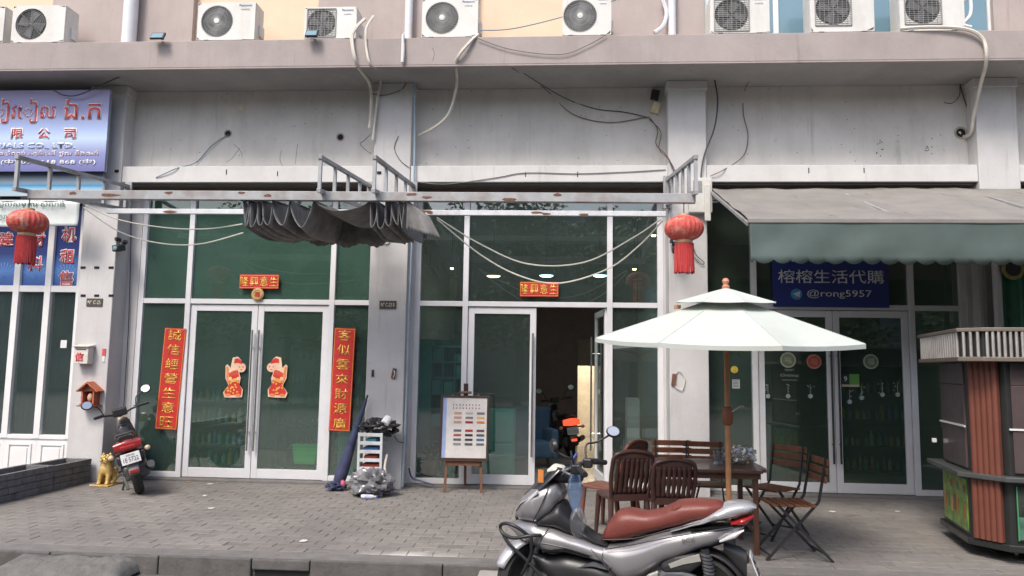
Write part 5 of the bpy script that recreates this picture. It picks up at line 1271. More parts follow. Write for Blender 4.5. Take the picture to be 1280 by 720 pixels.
MB().sheet(gore(.20, zc+.04, R1, zr, .018), 64, 12).build('canopy', m_um, t, solid=.004)
MB().sheet(gore(.015, za-.02, R2, zv, .006), 64, 8).build('vent_canopy', m_um, t, solid=.004)
for k in range(8):
    a = th0+2*PI*k/8; c_, s1 = math.cos(a), math.sin(a)
    MB().tube([(c_*.2,s1*.2,zc+.044),(c_*R1,s1*R1,zr+.004)][:2], .0025, 5).build('seam', m_um, t)
    MB().tube([(c_*.02,s1*.02,za-.02),(c_*R2,s1*R2,zv+.003)], .002, 5).build('vent_seam', m_um, t)
def hem(u, v):
    k = min(n8-1, int(u*n8)); f_ = u*n8-k; a0 = th0+2*PI*k/n8; a1 = th0+2*PI*(k+1)/n8
    q = V((R1*math.cos(a0), R1*math.sin(a0), zr)).lerp(V((R1*math.cos(a1), R1*math.sin(a1), zr)), f_); q.z -= .010*math.sin(PI*f_)+.035*v; return q
MB().sheet(hem, 64, 1).build('hem_band', m_um, t, solid=.006)
MB().tube([(0,0,.02),(0,0,za-.02)], .024, 14).build('pole', m_up, t, smooth=True)
TH = math.radians(4.5)
def tiltc(o_):
    pv = V((0,0,zc)); o_.rotation_euler = (TH,0,0); o_.location = pv - Matrix.Rotation(TH, 3, 'X') @ pv
MB().lathe([(.03,za-.03),(.035,za),(.02,za+.015),(.033,za+.045),(.02,za+.07),(0,za+.075)], n=16).build('finial', mat('finial_terracotta', (.50,.22,.14), .5), t, smooth=True)
for k in range(8):
    a = th0+2*PI*k/8; c_, s1 = math.cos(a), math.sin(a)
    MB().bar((c_*.05,s1*.05,zc+.07),(c_*(R1-.03),s1*(R1-.03),zr-.015), .018, .022).build('rib', m_up, t)
    MB().bar((c_*.04,s1*.04,zr-.02),(c_*.62,s1*.62,zc-.16), .014, .018).build('strut', m_up, t)
for ch in t.children:
    if ch.name.split('.')[0] in ('canopy','vent_canopy','rib','strut','seam','vent_seam','hem_band'): tiltc(ch)
MB().lathe([(.026,zr-.07),(.05,zr-.06),(.05,zr-.0),(.026,zr+.01)], n=16).build('runner', m_up, t, smooth=True)
zk = PZ(912, 517, Yu)
MB().lathe([(.025,zk-.10),(.046,zk-.08),(.05,zk),(.042,zk+.05),(.025,zk+.06)], n=14).build('joint_sleeve', mat('sleeve_wood', (.25,.09,.045), .5), t, smooth=True)
MB().tube([(.03,-.03,zk+.02),(.10,-.05,zk+.07),(.13,-.05,zk+.065)], .008, 6).build('crank_handle', m_chrome, t)
MB().lathe([(.16,0),(.16,.05),(.05,.06),(.05,.22),(0,.22)], n=24).build('base', m_dark, t, smooth=True)
MB().box(-.45,-.40,-.03,.03,zv-.06,zv-.03).build('vent_clip', m_up, t)

# ================================================================== TABLE, CHAIRS
m_tw = mat('dark_table_wood', (.10,.042,.025), .35, var=.25, scale=9, coat=.3); m_ch = mat('dark_brown_resin', (.055,.024,.020), .38, var=.15, scale=8, dirt=.15, dcol=(.14,.08,.06)); m_chl = mat('reddish_brown_resin', (.17,.062,.04), .4, var=.12, scale=8)
m_sl = mat('bistro_slat_wood', (.20,.075,.035), .5, var=.25, scale=14)
Yt = -3.13; xt0, xt1 = PX(806, 575, Yt), PX(957, 583, Yt-.2); xtc = (xt0+xt1)/2
t = thing('garden_table', 'dark brown wooden table with slatted top beneath the umbrella', 'table', (xtc, Yt, 0), math.radians(-1))
hw = (xt1-xt0)/2; hd = .42; zt_ = .745
for k in range(9):
    y = -hd+2*hd*k/9; e_ = .07 if k in (0, 8) else (.02 if k in (1, 7) else 0)
    MB().box(-hw+e_, hw-e_, y+.003, y+2*hd/9-.003, zt_-.028, zt_).build('slat', m_tw, t, bevel=.004)
MB().box(-hw+.08, hw-.08, -hd+.06, -hd+.085, zt_-.085, zt_-.0285).build('apron', m_tw, t); MB().box(-hw+.08, hw-.08, hd-.085, hd-.06, zt_-.085, zt_-.0285).build('apron', m_tw, t)
for sx in (-1,1):
    for sy in (-1,1): MB().bar((sx*(hw-.12), sy*(hd-.1), 0),(sx*(hw-.12), sy*(hd-.1), zt_-.03), .045).build('leg', m_tw, t, bevel=.004)
    MB().bar((sx*(hw-.12),-hd+.1,.2),(sx*(hw-.12),hd-.1,.2), .03).build('stretcher', m_tw, t)
def resin_chair(loc, rz, m, label, H=.90, W=.2):
    """high-backed moulded chair, front towards +Y"""
    t = thing('plastic_chair', label, 'chair', loc, rz, 'moulded resin chairs at the table')
    MB().loft([(-.22,.455),(0,.445),(.22,.455)], [(-.22,.42),(0,.415),(.22,.41)], [(-.22,W-.01),(0,W+.01),(.22,W-.005)], n=12, ex=5, m=20).build('seat', m, t, smooth=True).rotation_euler = (0,0,PI/2)
    for sx in (-1,1):
        MB().tube([(sx*(W-.02),.19,.42),(sx*(W+.005),.215,.0)], .022, 8, rs=[.028,.018]).build('leg', m, t, smooth=True)
        MB().tube([(sx*(W-.02),-.19,.43),(sx*(W+.005),-.26,.0)], .022, 8, rs=[.028,.018]).build('leg', m, t, smooth=True)
    yb = lambda z: -.20-.14*((z-.44)/.46)
    fr = smoothpts([(-W+.02,yb(.44),.44),(-W-.002,yb(.62),.62),(-W+.0,yb(H-.12),H-.12),(-W+.008,yb(H-.05),H-.05),(-W+.05,yb(H-.01),H-.012),(0,yb(H)+.01,H+.008),(W-.05,yb(H-.01),H-.012),(W-.008,yb(H-.05),H-.05),(W-.0,yb(H-.12),H-.12),(W+.002,yb(.62),.62),(W-.02,yb(.44),.44)], 4)
    MB().tube(fr, .020, 8).build('back_frame', m, t, smooth=True)
    o = MB().prism([(-W+.02,H-.055),(W-.02,H-.055),(W-.015,H-.04),(W-.05,H-.01),(0,H+.0),(-W+.05,H-.01),(-W+.015,H-.04)], -.012, .012).build('crest', m, t); o.location = (0, yb(H-.05), 0)
    MB().box(-W+.02, W-.02, yb(.47)-.01, yb(.47)+.012, .45, .485).build('lower_rail', m, t, bevel=.004)
    for k in range(7):
        x = -W+.055+(2*W-.11)*k/6
        def sl_(u, v, x=x): z = .475+(H-.045-.475)*v; wz = .019+.004*math.cos(v*PI*4); return (x*(1+.05*math.sin(PI*v))+(u-.5)*2*wz, yb(z)-.012*math.sin(PI*v), z)
        MB().sheet(sl_, 1, 8).build('slat', m, t, smooth=True, solid=.012)
    return t
def at(px, py, d): return V((PX(px, py, CAMY+d), CAMY+d, 0))
c = at(848, 640, 6.62); resin_chair((c.x, c.y+.60, 0), math.radians(3), m_ch, 'dark brown resin chair in front of the table, back to the street', H=.82, W=.185)
c = at(789, 640, 7.1); resin_chair((c.x-.06, c.y+.27, 0), math.radians(14), m_ch, 'dark brown high-backed resin chair left of the table, nearest the big scooter', H=.87, W=.19)
c = at(791, 640, 7.75); resin_chair((c.x-.22, c.y+.17, 0), math.radians(52), m_chl, 'reddish brown resin chair at far left of the table, facing the doorway', H=.90, W=.19)
def bistro(loc, rz, label, fold=0.):
    t = thing('folding_chair', label, 'chair', loc, rz, 'folding wooden slat chairs with black frames')
    W = .20
    for sx in (-1,1):
        MB().bar((sx*W,-.30,0),(sx*W,.16,.47), .022, .014, up=(1,0,0)).build('front_leg', m_dark, t)
        MB().bar((sx*(W-.025),.26,0),(sx*(W-.025),-.20,.50), .022, .014, up=(1,0,0)).build('rear_leg', m_dark, t)
        MB().bar((sx*(W-.025),-.20,.50),(sx*(W-.025),-.27,.87), .022, .014, up=(1,0,0)).build('back_post', m_dark, t)
    MB().bar((-W,-.26,.05),(W,-.26,.05), .014).build('cross_bar', m_dark, t); MB().bar((-W+.02,.24,.05),(W-.02,.24,.05), .014).build('cross_bar', m_dark, t)
    for k in range(6):
        y = -.17+k*.065; MB().box(-W-.005, W+.005, y, y+.048, .455, .472).build('seat_slat', m_sl, t, bevel=.003)
    for k in range(3):
        z = .66+k*.075; MB().box(-W-.01, W+.01, -.245-.012*k-.018, -.245-.012*k, z, z+.055).build('back_slat', m_sl, t, bevel=.003)
    return t
c = at(844, 590, 8.2); b1_ = bistro((c.x, c.y-.1, 0), math.radians(183), 'folding wooden chair behind the table at the left, against the third pillar')
c = at(880, 590, 8.15); bistro((c.x+.0, c.y-.12, 0), math.radians(176), 'folding wooden chair behind the table beside the umbrella pole')
c = at(968, 640, 7.9); bistro((c.x-.02, c.y-.0, 0), math.radians(128), 'folding wooden chair right of the table with its back to the glass doors')
c = at(987, 680, 7.05); bistro((c.x, c.y-.0, 0), math.radians(93), 'folding wooden chair nearest the kiosk, turned sideways to the street')
# things on the table
m_gl = glass('drinking_glass', (.86,.88,.9), .10)
for k, (px, py) in enumerate(((895, 572), (902, 570))):
    c = P(px, py, Yt+.0)
    t = thing('drinking_glass', ['clear drinking glass on the table left of the umbrella pole','second clear drinking glass beside the umbrella pole'][k], 'glass', (c.x, Yt+.05*k, zt_))
    MB().lathe([(.028,.0),(.036,.12),(.033,.12),(.025,.008),(0,.008)], n=18).build('tumbler', m_gl, t, smooth=True); MB().lathe([(0,-0),(.028,0),(.029,.018),(0,.018)], n=18).build('glass_base', mat('thick_glass', (.5,.52,.54), .1), t)
c = P(922, 566, Yt+.15); lump('plastic_bag', 'crumpled clear plastic bag of snacks on the table behind the umbrella pole', 'bag', (c.x, Yt+.05, zt_+.085), .15, .10, .085, glass('crinkled_clear_bag', (.85,.83,.80), .22, film_haze=((.62,.56,.50), .30)), 8, amp=.45, base=False)
c = at(793, 608, 7.6); tag(MB().box(c.x-.06, c.x+.06, c.y-.05, c.y+.04, .47, .56).build('paper_packet', mat('paper_packet', (.6,.56,.5), .7), bevel=.012), 'small white packet on the seat between the two left chairs', 'packet')
c = G(948, 668); lump('netting_bundle', 'dark netting bundle lying under the table by the folding chairs', 'bundle', (c.x-.12, c.y+.35, .06), .2, .15, .09, mat('dark_netting', (.07,.075,.085), .7, var=.5, scale=40, bump=1.), 4, amp=.5)
# ================================================================== KIOSK
def D2(px, d): return PX(px, 600, CAMY+d)
ang = math.radians(-12)
kx, ky = D2(1216, 7.10), CAMY+7.05
t = thing('drinks_kiosk', 'wheeled drinks kiosk with silver slatted crown and fluted orange corner post', 'kiosk', (kx, ky, 0), ang)
m_kb = mat('kiosk_black', (.02,.022,.022), .4, coat=.2); m_kp = mat('kiosk_brown_panel', (.085,.062,.062), .3, var=.15, scale=4, coat=.4); m_ko = mat('fluted_orange_plastic', (.16,.052,.034), .45, var=.08)
# plan: left side along +y from the corner, front along +x
L, Wd, ch_ = 1.15, 2.6, .25
zc0, zc1, zct = PZ(1216, 449, ky), PZ(1216, 413, ky), PZ(1216, 597, ky)
plan = [(0,ch_),(ch_,0),(Wd,0),(Wd,L),(0,L)]
def grow(pl, g): 
    cx_, cy_ = Wd/2, L/2
    return [(x+(g if x > cx_ else -g)*1., y+(g if y > cy_ else -g)) for x, y in pl]
MB().prism(grow(plan, -.01), .12, zct-.02, 'XY').build('lower_body', m_kb, t, bevel=.01)
MB().prism(grow(plan, .02), .10, .16, 'XY').build('base_trim', m_kb, t, bevel=.008)
cpl = [(-.09,ch_-.04),(ch_-.04,-.09),(Wd+.1,-.09),(Wd+.1,L+.15),(-.09,L+.15)]
MB().prism(cpl, zct-.02, zct+.025, 'XY').build('counter', mat('counter_grey', (.07,.075,.075), .35, coat=.3), t, bevel=.008)
MB().prism(grow(plan, -.03), zct+.025, zc0, 'XY').build('upper_body', m_kb, t, bevel=.006)
# brown panels (two tiers) on left face and front
zm = PZ(1190, 535, ky)
for (z0, z1) in ((zct+.05, zm-.006),(zm+.006, zm+(zc0-zm)*.62),(zm+(zc0-zm)*.62+.004, zc0-.03)):
    MB().box(.012,.035,ch_+.06,L-.08,z0,z1).build('brown_panel', m_kp, t, bevel=.004)
    for q in range(2): MB().box(ch_+.06+q*1.15, ch_+.06+q*1.15+1.12,.01,.035,z0,z1).build('brown_panel', m_kp, t, bevel=.004)
MB().box(.0,.012,ch_+.02,L-.04,zm-.008,zm+.008).build('panel_rail', m_alu, t); MB().box(ch_+.03,Wd-.04,-.002,.012,zm-.008,zm+.008).build('panel_rail', m_alu, t)
# fluted corner post (upper and lower)
d_ = V((ch_,-ch_,0)).normalized(); nn = V((-1,-1,0)).normalized(); c0 = V((ch_/2, ch_/2, 0))
for (z0, z1, off) in ((.17, zct-.022, .022), (zct+.026, zc0-.005, .0)):
    b = MB(); wv = .125; N = 5
    pts = []
    for j in range(N*8+1):
        u = -wv+2*wv*j/(N*8); h_ = .012*abs(math.sin(PI*N*j/(N*8)))**.7
        q = c0+d_*u+nn*(off+.012+h_); pts.append((q.x, q.y))
    for u in (wv, -wv): q = c0+d_*u+nn*(off-.03); pts.append((q.x, q.y))
    b.prism(pts, z0, z1, 'XY').build('fluted_post', m_ko, t)
# crown with silver slats
cr0 = [(-.10,.0),(.07,-.13),(Wd+.2,-.13),(Wd+.2,L+.3),(-.10,L+.3)]
m_cg = mat('crown_trim_gold', (.20,.165,.135), .5, metal=.4)
MB().prism(cr0, zc0-.02, zc0+.02, 'XY').build('crown_trim', m_cg, t, bevel=.006); MB().prism(cr0, zc1-.015, zc1+.02, 'XY').build('crown_trim', m_cg, t, bevel=.006)
inn = [(-.06,.02),(.09,-.09),(Wd+.16,-.09),(Wd+.16,L+.26),(-.06,L+.26)]
MB().prism(inn, zc0+.021, zc1-.016, 'XY').build('crown_core', m_kb, t)
m_sil = mat('silver_slat', (.50,.47,.44), .38, metal=.5, dirt=.5, dcol=(.2,.17,.14))
def slats(p0, p1, sp_=.045):
    p0, p1 = V((*p0,0)), V((*p1,0)); d = p1-p0; n_ = max(2, int(d.length/sp_)); 
    for j in range(n_):
        q = p0+d*((j+.5)/n_); MB().tube([(q.x,q.y,zc0+.021),(q.x,q.y,zc1-.016)], .0135, 8).build('crown_slat', m_sil, t, smooth=True)
slats((-.082,L+.25),(-.082,.02), .075); slats((-.072,-.0),(.065,-.11), .05); slats((.085,-.112),(Wd*.8,-.112), .045)
# posters
m_pg = mat('poster_green', (.16,.30,.06), .35, var=.6, scale=9, dirt=.8, dcol=(.45,.42,.10)); 
MB().box(-.0,.011,ch_+.05,L-.08,.20,zct-.06).build('drinks_poster', m_pg, t)
dc = [(.30,.10,.03),(.10,.30,.05),(.35,.18,.05),(.22,.05,.03),(.40,.30,.10),(.08,.2,.05),(.42,.12,.04)]
for k in range(7):
    y = ch_+.12+(L-.08-ch_-.2)*k/6; z = .30+.03*(k % 2)
    MB().lathe([(0,z),(.035,z),(.045,z+.15),(0,z+.15)], (-.002,y,0), n=10, sx=.12).build('cup_picture', mat('cup%d' % k, dc[k], .3, var=.2, scale=30), t)
    MB().lathe([(0,z+.22),(.03,z+.24),(.04,z+.28),(0,z+.31)], (-.002,y,0), n=8, sx=.12).build('fruit_picture', mat('cup%d' % ((k+3) % 7), dc[(k+3) % 7], .3), t)
MB().box(ch_+.05,Wd-.1,-.011,-.0,.20,zct-.06).build('front_poster', mat('poster_dark', (.035,.045,.035), .3, var=.7, scale=6), t)
MB().box(ch_+.06,Wd-.11,-.014,-.011,.21,.40).build('poster_footer', mat('poster_teal', (.07,.17,.12), .35, var=.4, scale=9), t)
MB().box(ch_+.052,ch_+.062,-.015,-.011,.2,zct-.06).build('poster_edge', mat('poster_edge_green', (.06,.25,.12), .4), t)
MB().lathe([(.10,0),(.115,-.004),(.13,0)], (ch_+.32,-.012,zct-.2), n=24, axis='Y').build('poster_ring', mat('poster_grey', (.22,.23,.22), .4), t)
for k in range(3): MB().sphere((ch_+.2+.22*k,-.012,.50), .07, 10, 6, (1.4,.08,.6)).build('food_picture', mat('food%d' % k, [(.35,.13,.03),(.10,.2,.04),(.3,.05,.03)][k], .4, var=.5, scale=30), t)
MB().lathe([(0,-.018),(.05,-.018),(.05,-.014)], (ch_+.42,0,.31), n=16, axis='Y').build('poster_badge', mat('poster_grey', (.22,.23,.22), .4), t)
for x, y in ((.35,.25),(.25,L-.2),(Wd-.3,.25),(Wd-.3,L-.2)):
    w_ = thing('castor', None, None, (0,0,0)); bpy.data.objects.remove(w_)
    MB().lathe([(0,-.015),(.042,-.015),(.045,0),(.042,.015),(0,.015)], (x,y,.045), n=14, axis='X').box(x-.03,x+.03,y-.02,y+.02,.06,.12).build('castor', m_chrome, t)
MB().box(-.06,-.02,L+.02,L+.05,zct+.20,zct+.24).build('white_tag', m_white, t)

# right edge: pipe and green curtain
pipe('downpipe', 'pale downpipe in front of the wall at the far right behind the kiosk', 1245, 325, 412, -.5, .055, m_dp, Z0=.0, Z1=3.7)
pipe('downpipe', 'thin grey pipe next to the pale downpipe at far right', 1226, 325, 412, -.46, .03, m_acg, Z0=0, Z1=3.7)
q = P(1252, 330, -.55); 
def gcurt(u, v): return (q.x+2.2*u, -.55+.035*math.sin(u*60), 2.95*(1-v)+.25)
tag(MB().sheet(gcurt, 160, 4).build('green_tarpaulin', mat('green_tarp', (.03,.15,.09), .6, var=.3, scale=3), smooth=True, solid=.004), 'green tarpaulin hanging at the far right edge above the kiosk', 'tarpaulin')
p = P(1266, 336, -.60); t = thing('round_emblem', 'round yellowish emblem on the green tarpaulin at the far right', 'emblem', p)
MB().lathe([(0,-.01),(.13,-.01),(.14,0)], n=24, axis='Y').build('disc', mat('emblem_olive', (.30,.28,.08), .5, var=.3, scale=20), t); MB().lathe([(.08,-.013),(.095,-.013),(.095,-.0101)], n=24, axis='Y').build('ring', m_dark, t)

p = P(79, 430, Y0-.02); tag(MB().box(p.x-.045, p.x+.045, Y0-.012, Y0-.008, p.z-.055, p.z+.055).build('paper_notice', m_white), 'small white paper notice on the dark grille pane left of the letter box', 'notice')
t = thing('rusty_fitting', 'rusty metal fitting with a looped pale wire on the third pillar', 'fitting', P(843, 473, YP), 0)
MB().box(-.035,.015,-.03,0,-.09,.06, R=Matrix.Rotation(.12,3,'Y')).build('rusty_plate', mat('rust', (.17,.075,.045), .9), t, bevel=.004)
MB().tube(smoothpts([(.0,-.02,.05),(.06,-.02,.10),(.13,-.02,.0),(.10,-.02,-.14),(.02,-.02,-.12),(-.02,-.02,-.05)],5), .006, 6).build('wire_loop', m_wirew, t)
# ================================================================== LITTER
m_lit = mat('litter_paper', (.62,.6,.56), .8)
for i, (px, py, lab) in enumerate([(119,607,'white scrap of paper at the foot of the first pillar'),(235,603,'small orange scrap below the left double doors'),(263,605.5,'small pale scrap left of centre of the left doors'),(256,620,'pale scrap on the pavers in front of the left doors'),(265,636,'white scrap in the middle of the left pavement'),(379,677,'pale scrap near the kerb above the drain'),(1040,640,'small pale scrap on the pavers before the right doors'),(1122,640,'white scrap on the pavers left of the kiosk')]):
    c = G(px, py); r_ = random.Random(i); w_ = .05 if i else .09
    pl = [(c.x+w_*r_.uniform(.5,1)*math.cos(k*PI/3), c.y+w_*r_.uniform(.5,1)*math.sin(k*PI/3)) for k in range(6)]
    o = MB().prism(pl, .004, .010, 'XY').build('litter_scrap', mat('orange_scrap', (.5,.25,.08), .8) if i == 1 else m_lit); tag(o, lab, 'litter')
p = G(930, 662)
# ================================================================== INTERIORS
m_teal = mat('teal_cabinet', (.10,.40,.34), .5, var=.06); m_teald = mat('teal_inside', (.05,.2,.18), .6)
xa = PX(528, 520, .9); zt_ = PZ(540, 425, .9)
t = thing('cubby_shelf', 'teal cubby shelf unit full height inside the middle shop at the left', 'shelf', (xa, .9, .013))
MB().box(-.10,.12,0,.35,0,zt_).build('side_panel', m_teal, t)
MB().box(.121,.75,.30,.34,0,zt_).build('back_panel', m_teald, t)
for k in range(9): MB().box(.121,.72-.03*k*0,0.,.299,zt_*k/8.5,zt_*k/8.5+.025).build('shelf', m_teal, t)
for k in range(3): MB().box(.28+.18*k,.30+.18*k,.01,.298,.03,zt_*(.95-.06*k)).build('divider', m_teal, t)
rr = random.Random(3)
for k in range(8):
    for j in range(3):
        if rr.random() < .6: MB().box(.14+.18*j,.27+.18*j,-.01,.02,zt_*k/8.5+.026,zt_*k/8.5+.026+rr.uniform(.08,.2)).build('open_flap', m_teal, t)
c = P(537, 575, .45); t = thing('potted_plant', 'small leafy plant in a brown pot just inside the middle shop glass', 'plant', (c.x, .45, .013))
MB().lathe([(.11,0),(.15,.28),(.13,.28),(.12,.24),(0,.24)], n=18).build('pot', mat('brown_pot', (.12,.06,.045), .5), t, smooth=True)
lf = MB()
for k in range(70):
    a = rr.random()*6.28; l_ = rr.uniform(.12,.32); e_ = rr.uniform(.2,1.3); p0 = V((0,0,.25)); d = V((math.cos(a)*math.cos(e_), math.sin(a)*math.cos(e_), math.sin(e_))); sd_ = d.cross(V((0,0,1))).normalized()*.022
    q = p0+d*l_; lf.add([p0+d*l_*.45, q-d*l_*.2+sd_, q, q-d*l_*.2-sd_], [(0,1,2,3)])
    lf.tube([p0, p0+d*l_*.6], .003, 3)
lf.build('leaves', mat('houseplant_green', (.06,.16,.05), .5, var=.4), t)['kind'] = 'stuff'
c = P(622, 560, .8); t = thing('drawer_cabinet', 'pale teal drawer cabinet behind the middle shop door glass', 'cabinet', (c.x, .8, .013))
MB().box(-.24,.24,0,.4,0,.98).build('body', m_teal, t, bevel=.008)
for k in range(2): MB().box(-.225,.225,-.018,-.001,.05+.46*k,.48+.46*k).build('drawer', m_teal, t, bevel=.006)
c = P(668, 555, 1.8); t = thing('blue_armchair', 'blue armchair inside the middle shop beside the open door', 'armchair', (c.x-.12, 2.1, .013), math.radians(20))
m_bl = mat('blue_upholstery', (.045,.09,.16), .7, var=.15)
MB().box(-.35,.35,-.3,.3,.15,.42).build('seat', m_bl, t, bevel=.06, seg=3); MB().prism([(-.42,.2),(.42,.2),(.48,.95),(-.38,.95)], .2, .38).build('backrest', m_bl, t, bevel=.05, seg=3)
for s_ in (-1,1): MB().box(s_*.38-.06,s_*.38+.06,-.3,.2,.15,.62).build('armrest', m_bl, t, bevel=.04); MB().tube([(s_*.3,-.2,0),(s_*.28,-.18,.16)], .02, 6).build('leg', m_dark, t)
c = P(795, 560, 1.5); tag(MB().box(c.x-.10,c.x+.10,1.9,2.3,.013,1.15).build('white_cabinet', m_white, bevel=.01), 'white cabinet inside the middle shop behind the right fixed pane', 'cabinet')
# lamps in the middle shop
def clamp_(px, py, Y, r, col, e, label):
    p = P(px, py, Y); t = thing('ceiling_lamp', label, 'lamp', (p.x, Y, p.z))
    MB().tube([(0,0,.03),(0,0,4.25-p.z)], .006, 6).build('rod', m_dark, t)
    MB().lathe([(0,.03),(r*.9,.03),(r,0)], n=20).build('lamp_body', m_acg, t); MB().lathe([(r*.96,-.001),(r*.7,-.02),(0,-.025)], n=20).build('diffuser', mat('lamp_%g_%g' % (col[2], e), col, .5, emis=e, var=0), t, smooth=True)
clamp_(683,344.5,3.0,.13,(.55,.85,1),9,'round cool white lamp above the doorway banner in the middle shop, left one')
clamp_(750,344.5,3.0,.13,(.55,.85,1),9,'round cool white lamp in the middle shop next to the right mullion')
clamp_(617,345,3.0,.13,(1,.7,.3),6,'round warm lamp seen through the left part of the middle shop glass')
clamp_(817,294,1.5,.04,(1,.7,.3),14,'tiny warm lamp high at the right of the middle shop glass')
clamp_(793,336,2.0,.035,(1,.75,.35),14,'tiny warm lamp above the hanging chime in the middle shop')
clamp_(565,335,2.0,.035,(1,.75,.35),10,'tiny warm lamp at the upper left of the middle shop glass')
m_brass = mat('brass', (.65,.42,.12), .3, metal=.8)
def chime(px, py, Y, r, L, label):
    p = P(px, py, Y); t = thing('wind_chime', label, 'chime', (p.x, Y, p.z))
    MB().lathe([(0,.02),(r,.02),(r,0),(0,0)], n=16).build('top_plate', m_brass, t); MB().tube([(0,0,.02),(0,0,4.25-p.z)], .004, 5).build('cord', m_dark, t)
    for k in range(6): a = k*PI/3; MB().tube([(r*.8*math.cos(a), r*.8*math.sin(a), -.03),(r*.8*math.cos(a), r*.8*math.sin(a), -L*(.7+.06*k))], .008, 6).build('tube', m_brass, t)
chime(533,306,.5,.09,.18,'brass chime hanging behind the glass below the torn canopy end'); chime(797,350,1.4,.07,.38,'brass tube chime hanging behind the right upper pane of the middle shop'); chime(567,347,1.4,.06,.42,'brass tube chime hanging behind the left upper pane of the middle shop')
# shelves with goods in left shop
def goods_shelf(x, y, w_, h_, n_, cols, label, seed, rz=0.):
    t = thing('display_shelf', label, 'shelf', (x, y, .013), rz); r_ = random.Random(seed)
    m_ = mat('shelf_dark', (.10,.11,.11), .6)
    for s_ in (-1,1): MB().box(s_*w_/2-.015,s_*w_/2+.015,0,.35,0,h_).build('side', m_, t)
    MB().box(-w_/2+.016,w_/2-.016,.33,.35,0,h_).build('back', m_, t)
    for k in range(n_+1): MB().box(-w_/2+.016,w_/2-.016,0,.329,h_*k/(n_+.001)-.02 if k else .02,h_*k/(n_+.001) if k else .04).build('board', m_, t)
    for k in range(n_):
        b = MB(); xx = -w_/2+.06
        z0 = h_*k/n_+(.041 if k == 0 else .002)
        while xx < w_/2-.06:
            hh = r_.uniform(.12,.24); rd = r_.uniform(.025,.04)
            tag_o = MB().lathe([(rd,0),(rd,hh*.7),(rd*.4,hh*.85),(rd*.4,hh),(0,hh)], (xx, .14, z0), n=8)
            o = tag_o.build('bottle', mat('goods%d' % r_.randrange(6), cols[r_.randrange(len(cols))], .3), None, smooth=True); o.location = (0,0,0)
            o.parent = t; xx += rd*2+r_.uniform(.01,.06)
    return t
cl = [(.5,.55,.5),(.12,.35,.3),(.5,.4,.08),(.15,.3,.5),(.4,.1,.08),(.55,.5,.45)]
goods_shelf(PX(262,560,1.1), 1.1, 1.5, 1.35, 4, cl, 'display shelf of bottles inside the left shop behind the left door leaf', 1)
goods_shelf(PX(400,470,3.6), 3.6, 1.6, 2.1, 5, cl, 'tall display shelf at the back of the left shop behind the right door leaf', 2)
goods_shelf(PX(1100,520,2.2), 2.2, 1.7, 1.7, 4, cl, 'display shelf with bottles inside the right shop', 3)
t = thing('side_table', 'dark side table holding the green basket inside the left shop', 'table', (PX(385,570,.75), .75, .013))
MB().box(-.45,.45,-.25,.25,.70,.73).build('top', m_dark, t); MB().box(-.45,.45,-.25,.25,.12,.15).build('lower_shelf', m_dark, t)
for sx in (-1,1):
    for sy in (-1,1): MB().bar((sx*.42,sy*.22,0),(sx*.42,sy*.22,.70), .03).build('leg', m_dark, t)
c = P(389, 565, .9); t = thing('green_basket', 'bright green plastic basket on the side table in the left shop', 'basket', (c.x+.02, .66, .165))
MB().prism([(-.15,0),(.15,0),(.19,.26),(-.19,.26)], -.12, .12).build('tub', mat('bright_green_plastic', (.05,.70,.16), .4), t, bevel=.01); MB().box(-.20,.20,-.13,.13,.26,.285).build('rim', mat('bright_green_plastic', (.05,.70,.16), .4), t, bevel=.006)
c = P(433, 568, .35); tag(MB().box(c.x-.13,c.x+.10,.35,.62,.013,.62).box(c.x-.14,c.x+.11,.34,.63,.621,.66).build('teal_bin', m_teal, bevel=.01), 'teal bin behind the glass beside the second pillar', 'bin')
c = P(187, 560, .5); lump('blue_bundle', 'dark blue bundle behind the leftmost pane of the left shop', 'bundle', (c.x, .6, .35), .25, .2, .4, mat('blue_cloth_bundle', (.03,.07,.22), .7), 6, amp=.3)
c = P(968, 570, .6); tag(MB().prism([(c.x-.28,.013),(c.x+.20,.013),(c.x+.26,.85),(c.x-.10,.85)], .6, .95).build('teal_armchair', mat('deep_teal_cloth', (.03,.16,.18), .7), bevel=.06, seg=3), 'deep teal armchair back behind the left leaf of the right doors', 'armchair')
# ================================================================== BIG SILVER SCOOTER
YSC = CAMY+5.52
def S(u, v): return ((u/3.556-166)*.0057, (202-v/3.556)*.00568+.28+max(0,(u-550))*.00009)
ts = thing('scooter', 'big silver scooter with maroon seat and black crash bars parked along the kerb', 'scooter', (PX(766, 722, YSC), YSC, RZ), math.radians(-14))
m_sp = mat('silver_pearl_paint', (.33,.32,.33), .32, metal=.55, var=.06, scale=3, coat=.8, dirt=.12, dcol=(.25,.22,.2))
m_sp2 = mat('pale_silver_paint', (.50,.50,.515), .28, metal=.4, var=.05, coat=.8)
m_blk = mat('scooter_black', (.022,.022,.024), .38, var=.2, scale=12, dirt=.15, dcol=(.09,.085,.08)); m_seat = mat('maroon_vinyl', (.17,.042,.032), .42, var=.1, scale=6, bump=.25, bscale=90)
m_gry = mat('scooter_grey_metal', (.16,.165,.18), .4, metal=.6, dirt=.3)
def LF(name, m, top, bot, wid, n=34, ex=2.6, msec=18, yc=0., **k):
    return MB().loft([S(*p) for p in top], [S(*p) for p in bot], [(S(u, 0)[0], w_) for u, w_ in wid], n=n, m=msec, ex=ex, yc=yc).build(name, m, ts, smooth=True, **k)
fw_ = wheel(ts, 0, 0, 0, .27, .115, steer=PI/2-.0)
fx, fz = S(222, 718); fw_.location = (fx, -.0, .27); fw_.rotation_euler = (0, 0, PI/2+math.radians(46))
